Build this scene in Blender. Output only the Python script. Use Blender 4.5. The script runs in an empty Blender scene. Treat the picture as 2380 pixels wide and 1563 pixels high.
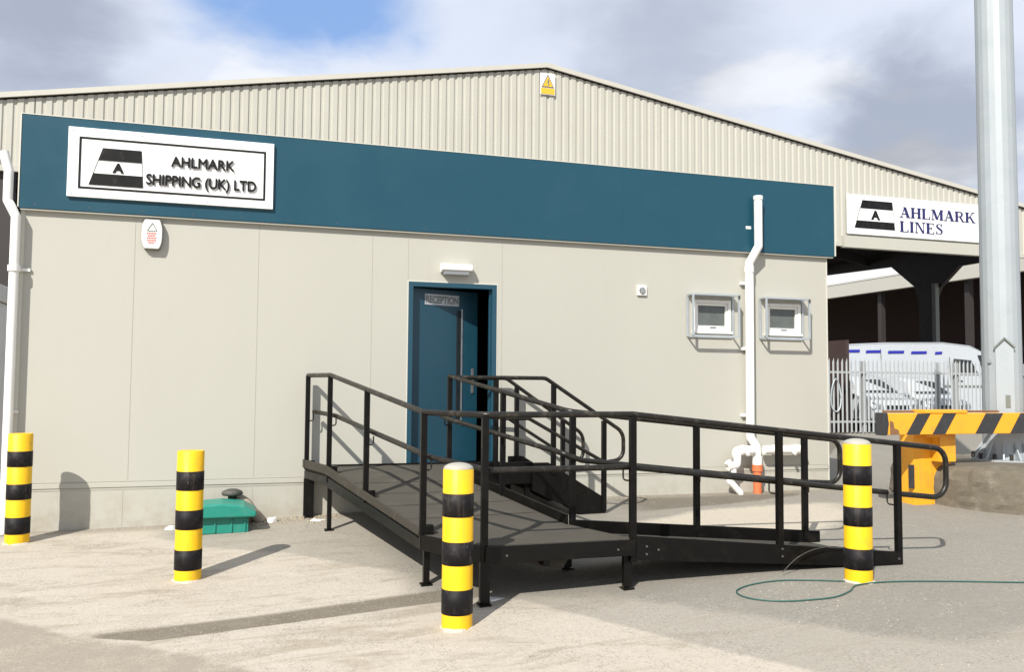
import bpy, math, random
from mathutils import Vector, Matrix
R = math.radians
random.seed(7)
S = bpy.context.scene
COL = S.collection

# ------------------------------------------------------------------ camera
yaw, pitch, roll = 0.30667, 0.05543, 0.00743
fw = Vector((math.sin(yaw)*math.cos(pitch), math.cos(yaw)*math.cos(pitch), math.sin(pitch)))
rt = Vector((math.cos(yaw), -math.sin(yaw), 0)); up = rt.cross(fw)
r2 = math.cos(roll)*rt + math.sin(roll)*up
u2 = -math.sin(roll)*rt + math.cos(roll)*up
cd = bpy.data.cameras.new('camera'); cam = bpy.data.objects.new('camera', cd); COL.objects.link(cam)
cam.matrix_world = Matrix(((r2.x, u2.x, -fw.x, 0), (r2.y, u2.y, -fw.y, -10), (r2.z, u2.z, -fw.z, 1.53), (0, 0, 0, 1)))
cd.sensor_fit = 'HORIZONTAL'; cd.sensor_width = 36; cd.lens = 36*2026.8/2380
cd.clip_start = 0.05; cd.clip_end = 2000
S.camera = cam

# ------------------------------------------------------------------ node helper
class NT:
    def __init__(s, tree): s.t = tree; s.n = tree.nodes; s.l = tree.links
    def put(s, sock, v):
        if hasattr(v, 'links') or isinstance(v, bpy.types.NodeSocket): s.l.new(v, sock)
        else: sock.default_value = v
    def math(s, op, a, b=0.0, c=None, clamp=False):
        m = s.n.new('ShaderNodeMath'); m.operation = op; m.use_clamp = clamp
        s.put(m.inputs[0], a); s.put(m.inputs[1], b)
        if c is not None: s.put(m.inputs[2], c)
        return m.outputs[0]
    def vmath(s, op, a, b=(0, 0, 0)):
        m = s.n.new('ShaderNodeVectorMath'); m.operation = op
        s.put(m.inputs[0], a); s.put(m.inputs[1], b)
        return m.outputs['Value'] if op in ('DOT_PRODUCT', 'LENGTH', 'DISTANCE') else m.outputs[0]
    def noise(s, vec, scale, detail=4, rough=.55, dist=0):
        m = s.n.new('ShaderNodeTexNoise'); s.put(m.inputs['Vector'], vec)
        m.inputs['Scale'].default_value = scale; m.inputs['Detail'].default_value = detail
        m.inputs['Roughness'].default_value = rough; m.inputs['Distortion'].default_value = dist
        return m.outputs['Fac']
    def vor(s, vec, scale, feature='F1'):
        m = s.n.new('ShaderNodeTexVoronoi'); m.feature = feature; s.put(m.inputs['Vector'], vec)
        m.inputs['Scale'].default_value = scale
        return m.outputs['Distance']
    def ss(s, v, a, b, o0=0.0, o1=1.0):
        m = s.n.new('ShaderNodeMapRange'); m.interpolation_type = 'SMOOTHSTEP'
        s.put(m.inputs[0], v); m.inputs[1].default_value = a; m.inputs[2].default_value = b
        m.inputs[3].default_value = o0; m.inputs[4].default_value = o1
        return m.outputs[0]
    def mix(s, f, a, b, mode='MIX'):
        m = s.n.new('ShaderNodeMix'); m.data_type = 'RGBA'; m.blend_type = mode
        s.put(m.inputs[0], f)
        for i, v in ((6, a), (7, b)):
            if isinstance(v, tuple) and len(v) == 3: v = (*v, 1)
            s.put(m.inputs[i], v)
        return m.outputs[2]
    def pos(s, kind='Object'):
        if kind == 'World': return s.n.new('ShaderNodeNewGeometry').outputs['Position']
        return s.n.new('ShaderNodeTexCoord').outputs[kind]
    def scalev(s, v, sc):
        m = s.n.new('ShaderNodeVectorMath'); m.operation = 'MULTIPLY'; s.put(m.inputs[0], v); m.inputs[1].default_value = sc
        return m.outputs[0]

# ------------------------------------------------------------------ sky, sun
SUN_AZ = math.atan2(0.66, 0.75)          # light travels towards +X,+Y
SUN_EL = R(40)
W = bpy.data.worlds.new('World'); S.world = W; W.use_nodes = True
w = NT(W.node_tree); w.n.clear()
sky = w.n.new('ShaderNodeTexSky'); sky.sky_type = 'NISHITA'; sky.sun_disc = False
sky.sun_elevation = SUN_EL; sky.sun_rotation = R(180) + SUN_AZ
sky.air_density = 1.0; sky.dust_density = 1.0; sky.ozone_density = 1.5
d = w.pos('Generated'); dn = w.vmath('NORMALIZE', d)
# clouds live on a flat layer overhead so that they foreshorten towards the horizon
sep = w.n.new('ShaderNodeSeparateXYZ'); w.put(sep.inputs[0], dn)
zc = w.math('ADD', w.math('MAXIMUM', sep.outputs[2], 0.0), 0.22)
cmb = w.n.new('ShaderNodeCombineXYZ'); w.put(cmb.inputs[0], w.math('DIVIDE', sep.outputs[0], zc)); w.put(cmb.inputs[1], w.math('DIVIDE', sep.outputs[1], zc)); cmb.inputs[2].default_value = 3.1
cp = cmb.outputs[0]
n1 = w.noise(cp, 1.6, 8, .55, .3); n2 = w.noise(cp, 3.0, 6, .52, .2)
n3 = w.noise(w.vmath('ADD', cp, (5.3, 1.7, 0)), 1.3, 5, .48, .1)
def blob(c, r0, r1):
    c = Vector(c).normalized()
    dist = w.vmath('DISTANCE', dn, tuple(c))
    dist = w.math('ADD', dist, w.math('MULTIPLY', w.math('SUBTRACT', n2, 0.5), 0.22))
    return w.ss(dist, r0, r1, 1.0, 0.0)
cover = w.ss(w.math('ADD', w.math('MULTIPLY', n1, .7), w.math('MULTIPLY', n2, .3)), .34, .60)
hole = w.math('MAXIMUM', w.math('MAXIMUM', blob((.04, .922, .388), .0, .095), blob((.10, .912, .405), .0, .085)), blob((-.01, .91, .42), .0, .09))
cover = w.math('MAXIMUM', cover, .82)
cover = w.math('MULTIPLY', cover, w.math('SUBTRACT', 1.0, w.math('MULTIPLY', hole, .9)))
dark = w.math('MAXIMUM', blob((-.215, .91, .385), .03, .16), w.math('MULTIPLY', blob((.66, .704, .262), .03, .15), 1.0))
dark = w.math('MAXIMUM', dark, w.math('MULTIPLY', blob((.43, .82, .345), .02, .17), .75))
shade = w.math('MAXIMUM', w.math('MULTIPLY', w.ss(n3, .42, .62), .35), dark)
ccol = w.mix(shade, (8.0, 8.35, 9.1), (4.3, 4.5, 5.0))
ccol = w.mix(w.math('MULTIPLY', w.ss(n2, .35, .7), .25), ccol, (9.6, 9.8, 10.2))
blue = w.mix(.7, sky.outputs[0], (2.4, 4.6, 9.2))
bgc = w.mix(cover, blue, ccol)
bg = w.n.new('ShaderNodeBackground'); w.put(bg.inputs[0], bgc); bg.inputs[1].default_value = 0.085
wo = w.n.new('ShaderNodeOutputWorld'); w.l.new(bg.outputs[0], wo.inputs[0])

sd = bpy.data.lights.new('sun', 'SUN'); so = bpy.data.objects.new('sun', sd); COL.objects.link(so)
sd.energy = 4.9; sd.angle = R(0.5); sd.color = (1.0, .955, .885)
ld = Vector((math.sin(SUN_AZ)*math.cos(SUN_EL), math.cos(SUN_AZ)*math.cos(SUN_EL), -math.sin(SUN_EL)))
so.rotation_euler = ld.to_track_quat('-Z', 'Y').to_euler(); so.location = (-20, -25, 30)
S.view_settings.view_transform = 'Standard'; S.view_settings.look = 'None'
S.view_settings.exposure = 0.36; S.view_settings.gamma = 1.0

# ------------------------------------------------------------------ materials
def mat(name, col, rough=.6, metal=0.0, var=.06, scale=6.0, bump=0.0, bscale=40.0, spec=.5, dirt=None, dscale=2.0, damt=.3, coat=0.0):
    m = bpy.data.materials.new(name); m.use_nodes = True
    t = NT(m.node_tree); b = t.n['Principled BSDF']
    p = t.pos('World'); n = t.noise(p, scale, 5, .6)
    c = t.mix(t.math('MULTIPLY', n, 1.0), tuple(x*(1-var) for x in col), tuple(min(1, x*(1+var)) for x in col))
    if dirt:
        k = t.ss(t.noise(t.vmath('ADD', p, (3, 7, 1)), dscale, 8, .65), .5, .75)
        c = t.mix(t.math('MULTIPLY', k, damt), c, dirt)
    t.put(b.inputs['Base Color'], c)
    t.put(b.inputs['Roughness'], t.ss(n, .2, .8, max(.05, rough-.08), min(1, rough+.08)))
    b.inputs['Metallic'].default_value = metal; b.inputs['Specular IOR Level'].default_value = spec
    b.inputs['Coat Weight'].default_value = coat
    if bump:
        bn = t.n.new('ShaderNodeBump'); bn.inputs['Strength'].default_value = bump; bn.inputs['Distance'].default_value = .01
        t.put(bn.inputs['Height'], t.noise(p, bscale, 4, .6)); t.put(b.inputs['Normal'], bn.outputs[0])
    return m
M = {}
def wall_mat(name, col):
    m = bpy.data.materials.new(name); m.use_nodes = True; t = NT(m.node_tree); b = t.n['Principled BSDF']
    p = t.pos('World')
    n = t.noise(t.scalev(p, (1, 1, .35)), 1.3, 6, .6); f = t.noise(t.scalev(p, (9, 9, .8)), 2.0, 5, .6)
    c = t.mix(n, tuple(x*.96 for x in col), tuple(min(1, x*1.03) for x in col))
    sp = t.n.new('ShaderNodeSeparateXYZ'); t.put(sp.inputs[0], p); z = sp.outputs[2]
    low = t.math('MULTIPLY', t.ss(t.math('ADD', z, t.math('MULTIPLY', f, .35)), .22, .75, 1.0, 0.0), t.ss(t.noise(p, 5, 8, .7), .35, .7))
    c = t.mix(t.math('MULTIPLY', low, .5), c, (.30, .25, .18))
    st = t.math('MULTIPLY', t.ss(f, .56, .78), t.ss(z, 1.8, 3.3, .06, .22))
    c = t.mix(st, c, (.33, .30, .24))
    t.put(b.inputs['Base Color'], c); b.inputs['Roughness'].default_value = .55
    bn = t.n.new('ShaderNodeBump'); bn.inputs['Strength'].default_value = .12; bn.inputs['Distance'].default_value = .02
    t.put(bn.inputs['Height'], t.noise(p, 1.8, 3, .5)); t.put(b.inputs['Normal'], bn.outputs[0])
    return m
M['wall'] = wall_mat('cabin_panel_cream', (.418, .410, .357))
M['trimwall'] = wall_mat('corner_trim_cream', (.55, .54, .47))
M['seam'] = mat('panel_joint_grey', (.385, .378, .325), .6)
M['blue'] = mat('fascia_blue', (.0095, .060, .092), .42, var=.08, scale=1.2, bump=.04, bscale=3, spec=.35, dirt=(.03, .09, .12), dscale=1.5, damt=.15)
M['doorblue'] = mat('door_blue', (.010, .055, .085), .38, var=.06)
M['white'] = mat('white_plastic', (.80, .79, .75), .32, var=.03, dirt=(.5, .47, .4), damt=.18, dscale=6)
M['signwhite'] = mat('sign_white', (.82, .82, .80), .4, var=.02, dirt=(.6, .58, .52), damt=.12)
M['black'] = mat('black_paint', (.006, .006, .006), .5, spec=.25, var=.2, dirt=(.06, .05, .04), damt=.35, dscale=9, bump=.05, bscale=60)
M['ramp'] = mat('black_powder_coated_steel', (.0038, .0034, .003), .36, var=.3, spec=.22, dirt=(.020, .016, .012), damt=.4, dscale=7, bump=.06, bscale=80)
M['rail'] = mat('handrail_steel', (.010, .0085, .006), .36, var=.25, spec=.4, dirt=(.10, .085, .06), damt=.5, dscale=12)
M['kerb'] = mat('brown_kerb_steel', (.045, .039, .031), .65, spec=.25, var=.3, dirt=(.09, .08, .065), damt=.5, dscale=6)  # outer left kerbs and gusset, brownish grey close to the deck colour
M['deck'] = mat('anti_slip_grey', (.072, .066, .054), .9, spec=.2, var=.22, scale=2.2, bump=.5, bscale=160, dirt=(.13, .115, .09), damt=.5, dscale=3)
M['yellow'] = mat('bollard_yellow', (.82, .475, .008), .5, spec=.35, var=.06, dirt=(.45, .27, .05), damt=.35, dscale=8)
def scuff(m, chip, amt=.5, sc=26):
    t = NT(m.node_tree); b = t.n['Principled BSDF']; src = b.inputs['Base Color'].links[0].from_socket; p = t.pos('World')
    k = t.ss(t.noise(t.scalev(p, (1, 1, .35)), sc, 8, .75, .4), .60, .66); k2 = t.ss(t.noise(t.vmath('ADD', p, (9, 2, 5)), 3.0, 4, .6), .45, .62)
    c = t.mix(t.math('MULTIPLY', t.math('MULTIPLY', k, k2), amt), src, chip)
    st = t.ss(t.noise(t.scalev(p, (28, 28, 1.2)), 1.0, 5, .6), .55, .75)
    c = t.mix(t.math('MULTIPLY', st, amt*.35), c, (.20, .16, .10)); t.put(b.inputs['Base Color'], c)
scuff(M['yellow'], (.16, .11, .05), .75)
M['bblack'] = mat('bollard_black', (.006, .005, .006), .58, spec=.25, var=.2, dirt=(.09, .08, .07), damt=.3, dscale=14)
scuff(M['bblack'], (.22, .20, .17), .45)
M['domegrey'] = mat('dome_cap_cream', (.36, .35, .30), .7, dirt=(.2, .18, .15), damt=.5, dscale=12)
M['clad'] = mat('cladding_stone', (.435, .425, .368), .45, var=.05, scale=.6, dirt=(.40, .38, .32), damt=.4, dscale=.7)
M['trim'] = mat('cladding_trim', (.47, .455, .40), .5, var=.05)
M['dark'] = mat('interior_shade_dark', (.035, .028, .025), .8)  # interior gloom put into the colour of roof underside and floors
M['steel'] = mat('dark_steelwork', (.03, .024, .022), .6)
M['galv'] = mat('galvanised_steel', (.42, .46, .48), .45, metal=.35, var=.12, scale=14, dirt=(.3, .33, .34), damt=.5, dscale=3, bump=.05, bscale=30)
M['pole'] = mat('mast_galvanised', (.36, .395, .41), .5, metal=.15, var=.10, scale=1.8, dirt=(.30, .34, .35), damt=.5, dscale=4, bump=.05, bscale=12)
M['bolt'] = mat('bolt_steel', (.10, .10, .10), .5, metal=.4)
M['fence'] = mat('palisade_steel', (.36, .38, .38), .5, metal=.2, var=.12, scale=5)
M['conc'] = mat('weathered_concrete', (.125, .108, .078), .95, var=.3, scale=9, dirt=(.27, .245, .20), damt=.6, dscale=3.4, bump=.9, bscale=45)
M['collar'] = mat('concrete_footing', (.46, .42, .36), .9, var=.1, bump=.5, bscale=60)
M['orange'] = mat('orange_drain_plastic', (.62, .16, .06), .5, var=.08, dirt=(.4, .2, .1), damt=.4, dscale=12)
M['teal'] = mat('teal_plastic', (.012, .215, .16), .45, var=.08, dirt=(.10, .24, .18), damt=.4, dscale=10)
M['dkplastic'] = mat('dark_grey_plastic', (.05, .05, .042), .55, dirt=(.2, .18, .13), damt=.5, dscale=14)
M['cable'] = mat('green_cable', (.02, .09, .075), .5)
M['brown'] = mat('grey_brown_stone', (.34, .29, .22), .9, var=.3, scale=18)
M['silver'] = mat('brushed_metal', (.55, .56, .57), .3, metal=.8)
M['plate'] = mat('sign_plate_silver', (.42, .45, .48), .45, metal=.1)
M['navy'] = mat('navy_letters', (.014, .016, .10), .5)
M['red'] = mat('red_print', (.65, .10, .08), .5)
M['sgrey'] = mat('grey_print', (.16, .17, .15), .5)
M['wyellow'] = mat('warning_yellow', (.72, .42, .03), .45)
M['byellow'] = mat('barrier_yellow', (.82, .365, .018), .45, var=.06, dirt=(.42, .2, .05), damt=.45, dscale=5)
scuff(M['byellow'], (.22, .11, .04), .8, 16)
M['bdark'] = mat('barrier_black', (.03, .03, .032), .45, dirt=(.1, .09, .07), damt=.4, dscale=8)
M['rust'] = mat('worn_rust', (.20, .10, .045), .8, var=.4, scale=22)
M['van'] = mat('van_white', (.47, .50, .53), .25, var=.03, coat=.4, dirt=(.4, .42, .43), damt=.3, dscale=3)
M['vblue'] = mat('van_blue_stripe', (.015, .02, .32), .4)
M['vglass'] = mat('vehicle_glass', (.015, .018, .02), .08, var=.1)
M['tyre'] = mat('tyre_rubber', (.015, .015, .015), .8)
M['farroof'] = mat('far_roof_sheet', (.50, .50, .47), .55, var=.08, scale=.4)
M['brick'] = mat('shaded_brown_wall', (.045, .028, .024), .9, var=.3, scale=1.5)  # brown taken near black so interior shade sits in the wall colour
gm = bpy.data.materials.new('window_glass'); gm.use_nodes = True
t = NT(gm.node_tree); b = t.n['Principled BSDF']
t.put(b.inputs['Base Color'], t.mix(t.noise(t.pos('World'), 9, 3), (.07, .08, .075), (.13, .145, .135))); b.inputs['Roughness'].default_value = .22
M['glass'] = gm

# ------------------------------------------------------------------ ground height and material
def sm(t): t = min(1, max(0, t)); return t*t*(3-2*t)
def gh(x, y):
    far = sm((x-9)/30.)*.0
    return .15*sm((x+1.8)/6.3)+(.055-.02*sm((x-2.5)/2.5))*max(-7, min(0, y)) + far

def ground_mat():
    m = bpy.data.materials.new('yard_surface'); m.use_nodes = True; t = NT(m.node_tree); b = t.n['Principled BSDF']
    p = t.pos('World'); sp = t.n.new('ShaderNodeSeparateXYZ'); t.put(sp.inputs[0], p); X, Y = sp.outputs[0], sp.outputs[1]
    nb = t.noise(p, .9, 5, .6); nm = t.noise(p, 3.2, 6, .65); nf = t.noise(p, 22, 4, .7); ng = t.noise(p, 120, 3, .7)
    wob = t.math('ADD', t.math('MULTIPLY', t.math('SUBTRACT', nm, .5), .35), t.math('MULTIPLY', t.math('SUBTRACT', nf, .5), .08))
    wob2 = t.math('ADD', t.math('MULTIPLY', t.math('SUBTRACT', nb, .5), .9), wob)
    def side(a, b_, w_=wob):       # signed distance, positive on the left of a->b
        dx, dy = b_[0]-a[0], b_[1]-a[1]; L = math.hypot(dx, dy)
        v = t.math('ADD', t.math('MULTIPLY', X, -dy/L), t.math('MULTIPLY', Y, dx/L))
        v = t.math('SUBTRACT', v, (-dy*a[0]+dx*a[1])/L)
        return t.math('ADD', v, w_)
    streak = t.noise(t.scalev(p, (.6, 2.2, 1)), 1.5, 8, .70, .7)
    light = t.mix(nb, (.475, .425, .35), (.535, .48, .405))
    light = t.mix(t.math('MULTIPLY', t.ss(streak, .48, .64), .7), light, (.33, .285, .215))
    light = t.mix(t.math('MULTIPLY', t.ss(nm, .5, .72), .30), light, (.37, .33, .27))
    light = t.mix(t.math('MULTIPLY', t.ss(t.noise(t.scalev(p, (1, 1.8, 1)), 5.5, 7, .7), .5, .7), .30), light, (.62, .56, .48))
    grey = t.mix(nb, (.25, .235, .20), (.325, .305, .262))
    grey = t.mix(t.math('MULTIPLY', t.ss(streak, .45, .70), .40), grey, (.34, .30, .24))
    grey = t.mix(t.math('MULTIPLY', t.ss(nf, .35, .65), .28), grey, (.165, .15, .125))
    gravel = t.mix(nf, (.39, .345, .28), (.29, .255, .205))
    gravel = t.mix(t.math('MULTIPLY', t.ss(nm, .4, .65), .5), gravel, (.46, .40, .31))
    dmp = t.mix(nf, (.25, .215, .17), (.34, .30, .245))
    edge = lambda v, k=.05: t.ss(v, -k, k)
    AND = lambda *v: v[0] if len(v) == 1 else t.math('MULTIPLY', v[0], AND(*v[1:]))
    OR = lambda a_, b_: t.math('MAXIMUM', a_, b_)
    def crv(pts):                     # piecewise line y = f(x) in metres
        c_ = t.n.new('ShaderNodeFloatCurve'); cu = c_.mapping.curves[0]
        P_ = [((x_+3)/10, (y_+7)/8) for x_, y_ in pts]
        cu.points[0].location = P_[0]; cu.points[1].location = P_[-1]
        for q_ in P_[1:-1]: cu.points.new(*q_)
        for q_ in cu.points: q_.handle_type = 'VECTOR'
        c_.mapping.extend = 'EXTRAPOLATED'; c_.mapping.update()
        t.put(c_.inputs['Value'], t.math('MULTIPLY', t.math('ADD', X, 3), .1))
        return t.math('SUBTRACT', t.math('MULTIPLY', c_.outputs[0], 8), 7)
    above = lambda pts, w_, k: t.ss(t.math('ADD', t.math('SUBTRACT', Y, crv(pts)), w_), -k, k)
    w_s = t.math('MULTIPLY', wob, .45)
    gr = above([(1.3, -3.4), (2.15, -3.59), (2.69, -3.75), (2.95, -3.95), (3.31, -4.36), (3.77, -4.9), (3.95, -5.21), (4.36, -5.55), (4.6, -5.52), (4.97, -5.46), (6.5, -5.2)], wob, .13)
    gr = AND(gr, t.ss(X, 1.2, 1.6))
    ap = AND(above([(-1.45, .1), (-.68, -.62), (-.24, -1.14), (.49, -1.59), (.96, -2.12), (1.58, -2.8), (2.2, -3.8)], w_s, .07), t.ss(X, -.9, -.5))
    col = t.mix(ap, light, t.mix(.4, grey, light)); col = t.mix(gr, col, grey)
    pale = AND(above([(3.6, -2.3), (4.38, -2.2), (5.6, -2.5), (7.0, -1.5)], wob, .15), t.ss(t.math('ADD', t.math('SUBTRACT', Y, crv([(3.9, -1.55), (4.3, -1.45), (5.28, -1.0), (7.2, -.9)])), wob), .08, -.12), t.ss(X, 3.6, 4.3), t.ss(t.math('ADD', X, wob), 7.3, 6.6))
    col = t.mix(t.math('MULTIPLY', pale, .8), col, (.56, .50, .405))
    wallpatch = AND(above([(4.2, -1.04), (5.05, -.88), (5.69, -.78), (6.91, -.37), (7.4, .2)], w_s, .05), t.ss(X, 4.1, 4.7))  # darker patch of ground along the wall, right of the steps
    col = t.mix(t.math('MULTIPLY', wallpatch, .9), col, (.15, .13, .10))
    # dark jointed strip across the light slab
    st_ = AND(above([(-.9, -3.50), (-.5, -3.69), (.19, -3.62), (1.44, -3.50), (2.2, -3.45)], t.math('MULTIPLY', wob, .12), .012), t.ss(t.math('ADD', t.math('SUBTRACT', Y, crv([(-.9, -3.44), (-.52, -3.41), (.2, -3.36), (1.5, -3.19), (2.2, -3.1)])), t.math('MULTIPLY', wob, .2)), .03, -.05), t.ss(X, 2.2, 1.7), t.ss(X, -.92, -.8))
    col = t.mix(t.math('MULTIPLY', st_, t.ss(nm, .25, .6, .8, 1.0)), col, (.19, .165, .125))
    gl = AND(t.ss(t.math('ADD', t.math('SUBTRACT', Y, crv([(-1.9, -2.7), (-1.55, -2.93), (-1.01, -3.44), (-.62, -3.72), (-.21, -4.05), (.15, -4.42), (.8, -5.1)])), wob), .05, -.06), t.ss(X, 1.4, .8))
    col = t.mix(gl, col, gravel)
    # dirt along the foot of the wall
    ft = t.ss(t.math('ADD', Y, t.math('MULTIPLY', wob, .5)), -.32, -.1)
    col = t.mix(t.math('MULTIPLY', t.math('MULTIPLY', ft, t.ss(X, 8.2, 7.6)), .75), col, t.mix(nf, (.20, .17, .13), (.38, .34, .28)))
    # fine cracks
    cn = t.n.new('ShaderNodeTexNoise'); t.put(cn.inputs['Vector'], p); cn.inputs['Scale'].default_value = 2.5; cn.inputs['Detail'].default_value = 6
    wp_ = t.vmath('ADD', p, t.scalev(cn.outputs['Color'], (.55, .55, 0)))
    ck = t.vor(wp_, .62, 'DISTANCE_TO_EDGE'); ckm = AND(t.ss(ck, .006, .0015), t.ss(nb, .52, .60))
    col = t.mix(t.math('MULTIPLY', ckm, .3), col, (.17, .15, .12))
    # exposed aggregate: crisp light and dark grains
    vc = t.n.new('ShaderNodeTexVoronoi'); t.put(vc.inputs['Vector'], p); vc.inputs['Scale'].default_value = 95
    agg = t.n.new('ShaderNodeSeparateColor'); t.put(agg.inputs[0], vc.outputs['Color'])
    col = t.mix(t.math('MULTIPLY', t.ss(agg.outputs[0], .80, .86), t.ss(nm, .35, .65, .10, .40)), col, (.16, .145, .12))
    col = t.mix(t.math('MULTIPLY', t.ss(agg.outputs[1], .84, .90), t.ss(nm, .35, .65, .04, .26)), col, (.66, .62, .55))
    # drain hole stains, speckle, pebbles
    sp1 = t.vor(p, 7.5); peb = AND(t.ss(sp1, .075, .04), t.ss(nm, .45, .55))
    col = t.mix(t.math('MULTIPLY', peb, .7), col, (.16, .14, .12))
    sp2 = t.vor(t.vmath('ADD', p, (4.4, 1.3, 0)), 10); peb2 = AND(t.ss(sp2, .07, .035), t.ss(nb, .48, .58))
    col = t.mix(t.math('MULTIPLY', peb2, .7), col, (.74, .70, .62))
    col = t.mix(.45, col, t.mix(ng, tuple([.62]*3), tuple([1.0]*3)), 'MULTIPLY')
    col = t.mix(.22, col, t.mix(nf, tuple([.4]*3), tuple([1.0]*3)), 'MULTIPLY')
    t.put(b.inputs['Base Color'], col); b.inputs['Roughness'].default_value = .92; b.inputs['Specular IOR Level'].default_value = .25
    bn = t.n.new('ShaderNodeBump'); bn.inputs['Strength'].default_value = .5; bn.inputs['Distance'].default_value = .012
    t.put(bn.inputs['Height'], t.math('ADD', t.math('MULTIPLY', nf, .8), t.math('ADD', t.math('MULTIPLY', ng, .5), t.math('MULTIPLY', nm, 1.2))))
    t.put(b.inputs['Normal'], bn.outputs[0])
    return m

# ------------------------------------------------------------------ mesh helpers
class MB:
    def __init__(s): s.v = []; s.f = []; s.smooth = []
    def add(s, vs, fs, sm_=False):
        o = len(s.v); s.v += [tuple(v) for v in vs]; s.f += [tuple(i+o for i in f) for f in fs]; s.smooth += [sm_]*len(fs); return s
    def box(s, x0, x1, y0, y1, z0, z1):
        return s.add([(x0, y0, z0), (x1, y0, z0), (x1, y1, z0), (x0, y1, z0), (x0, y0, z1), (x1, y0, z1), (x1, y1, z1), (x0, y1, z1)],
                     [(0, 3, 2, 1), (4, 5, 6, 7), (0, 1, 5, 4), (1, 2, 6, 5), (2, 3, 7, 6), (3, 0, 4, 7)])
    def prism(s, poly, vec):          # poly: 3D points, extruded by vec
        n = len(poly); vec = Vector(vec); P = [Vector(p) for p in poly]; Q = [p+vec for p in P]
        nrm = Vector((0, 0, 0))
        for i in range(n): nrm += P[i].cross(P[(i+1) % n])
        if nrm.dot(vec) > 0: P, Q = Q, P
        fs = [tuple(range(n)), tuple(range(2*n-1, n-1, -1))]
        fs += [(i, n+i, n+(i+1) % n, (i+1) % n) for i in range(n)]
        return s.add(P+Q, fs)
    def bar(s, a, b, wdt, hgt, up_=(0, 0, 1)):   # rectangular bar between a and b
        a, b = Vector(a), Vector(b); d_ = (b-a).normalized(); u = Vector(up_)
        if abs(d_.dot(u)) > .98: u = Vector((0, 1, 0))
        sx = d_.cross(u).normalized(); uy = sx.cross(d_).normalized()
        c = [a+sx*(i*wdt/2)+uy*(j*hgt/2) for i, j in ((-1, -1), (1, -1), (1, 1), (-1, 1))]
        return s.prism(c, b-a)
    def tube(s, pts, r, n=10, closed=False, caps=True, r_end=None):
        P = [Vector(p) for p in pts]; m = len(P); rings = []; prev = None
        for i in range(m):
            if closed: d_ = (P[(i+1) % m]-P[i-1]).normalized()
            elif i == 0: d_ = (P[1]-P[0]).normalized()
            elif i == m-1: d_ = (P[-1]-P[-2]).normalized()
            else: d_ = ((P[i+1]-P[i]).normalized()+(P[i]-P[i-1]).normalized()).normalized()
            if prev is None:
                u = Vector((0, 0, 1)) if abs(d_.z) < .9 else Vector((1, 0, 0)); u = (u-d_*u.dot(d_)).normalized()
            else: u = (prev-d_*prev.dot(d_)).normalized()
            prev = u; q = d_.cross(u)
            k = 1.0
            if 0 < i < m-1 or closed:
                a_ = (P[i]-P[i-1]).normalized(); k = 1/max(.6, a_.dot(d_))
            rr = r if r_end is None else r+(r_end-r)*i/(m-1)
            rings.append([P[i]+(u*math.cos(t_)+q*math.sin(t_))*rr for t_ in [2*math.pi*j/n for j in range(n)]])
        vs = [v for ring in rings for v in ring]; fs = []
        for i in range(m if closed else m-1):
            for j in range(n):
                a_, b_ = i*n+j, i*n+(j+1) % n; c_, d2 = ((i+1) % m)*n+(j+1) % n, ((i+1) % m)*n+j
                fs.append((a_, b_, c_, d2))
        s.add(vs, fs, True)
        if caps and not closed:
            s.add(rings[0], [tuple(range(n-1, -1, -1))]); s.add(rings[-1], [tuple(range(n))])
        return s
    def lathe(s, prof, cx, cy, n=32, smooth=True, a0=0.0):
        vs = []; fs = []; k = len(prof)
        for (r_, z) in prof:
            vs += [(cx+r_*math.cos(a0+2*math.pi*j/n), cy+r_*math.sin(a0+2*math.pi*j/n), z) for j in range(n)]
        for i in range(k-1):
            for j in range(n): fs.append((i*n+j, i*n+(j+1) % n, (i+1)*n+(j+1) % n, (i+1)*n+j))
        s.add(vs, fs, smooth); return s
    def disc(s, r_, z, cx, cy, n=32, up_=True, a0=0.0):
        vs = [(cx+r_*math.cos(a0+2*math.pi*j/n), cy+r_*math.sin(a0+2*math.pi*j/n), z) for j in range(n)]
        return s.add(vs, [tuple(range(n)) if up_ else tuple(range(n-1, -1, -1))])
    def build(s, name, m, parent=None, bevel=0.0, seg=2, loc=None, fix=False):
        me = bpy.data.meshes.new(name); me.from_pydata(s.v, [], s.f); me.update()
        for p, q in zip(me.polygons, s.smooth): p.use_smooth = q
        if m is not None: me.materials.append(m)
        o = bpy.data.objects.new(name, me); COL.objects.link(o)
        if parent is not None:
            o.parent = parent; o.matrix_parent_inverse = Matrix.Translation(-Vector(parent_loc(parent)))
        if bevel:
            bv = o.modifiers.new('bevel', 'BEVEL'); bv.width = bevel; bv.segments = seg; bv.limit_method = 'ANGLE'; bv.angle_limit = R(40)
        return o
def parent_loc(o):
    l = Vector(o.location)
    p = o.parent
    if p is not None: l = Vector((0, 0, 0)) + o.matrix_parent_inverse.translation + l + parent_loc(p)
    return l
def arc(p0, p1, p2, r, n=6):      # fillet the corner p1
    p0, p1, p2 = Vector(p0), Vector(p1), Vector(p2)
    a = (p0-p1).normalized(); b = (p2-p1).normalized(); ang = a.angle(b)
    if r <= 0 or ang > R(178.5): return [p1]
    dd = min(r/math.tan(ang/2), (p0-p1).length*.49, (p2-p1).length*.49); rr = dd*math.tan(ang/2)
    c = p1+(a+b).normalized()*(rr/math.sin(ang/2)); s_, e_ = p1+a*dd-c, p1+b*dd-c
    out = []
    tot = s_.angle(e_)
    for i in range(n+1):
        t_ = i/n; out.append(c+(s_*math.sin((1-t_)*tot)+e_*math.sin(t_*tot))/math.sin(tot))
    return out
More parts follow.
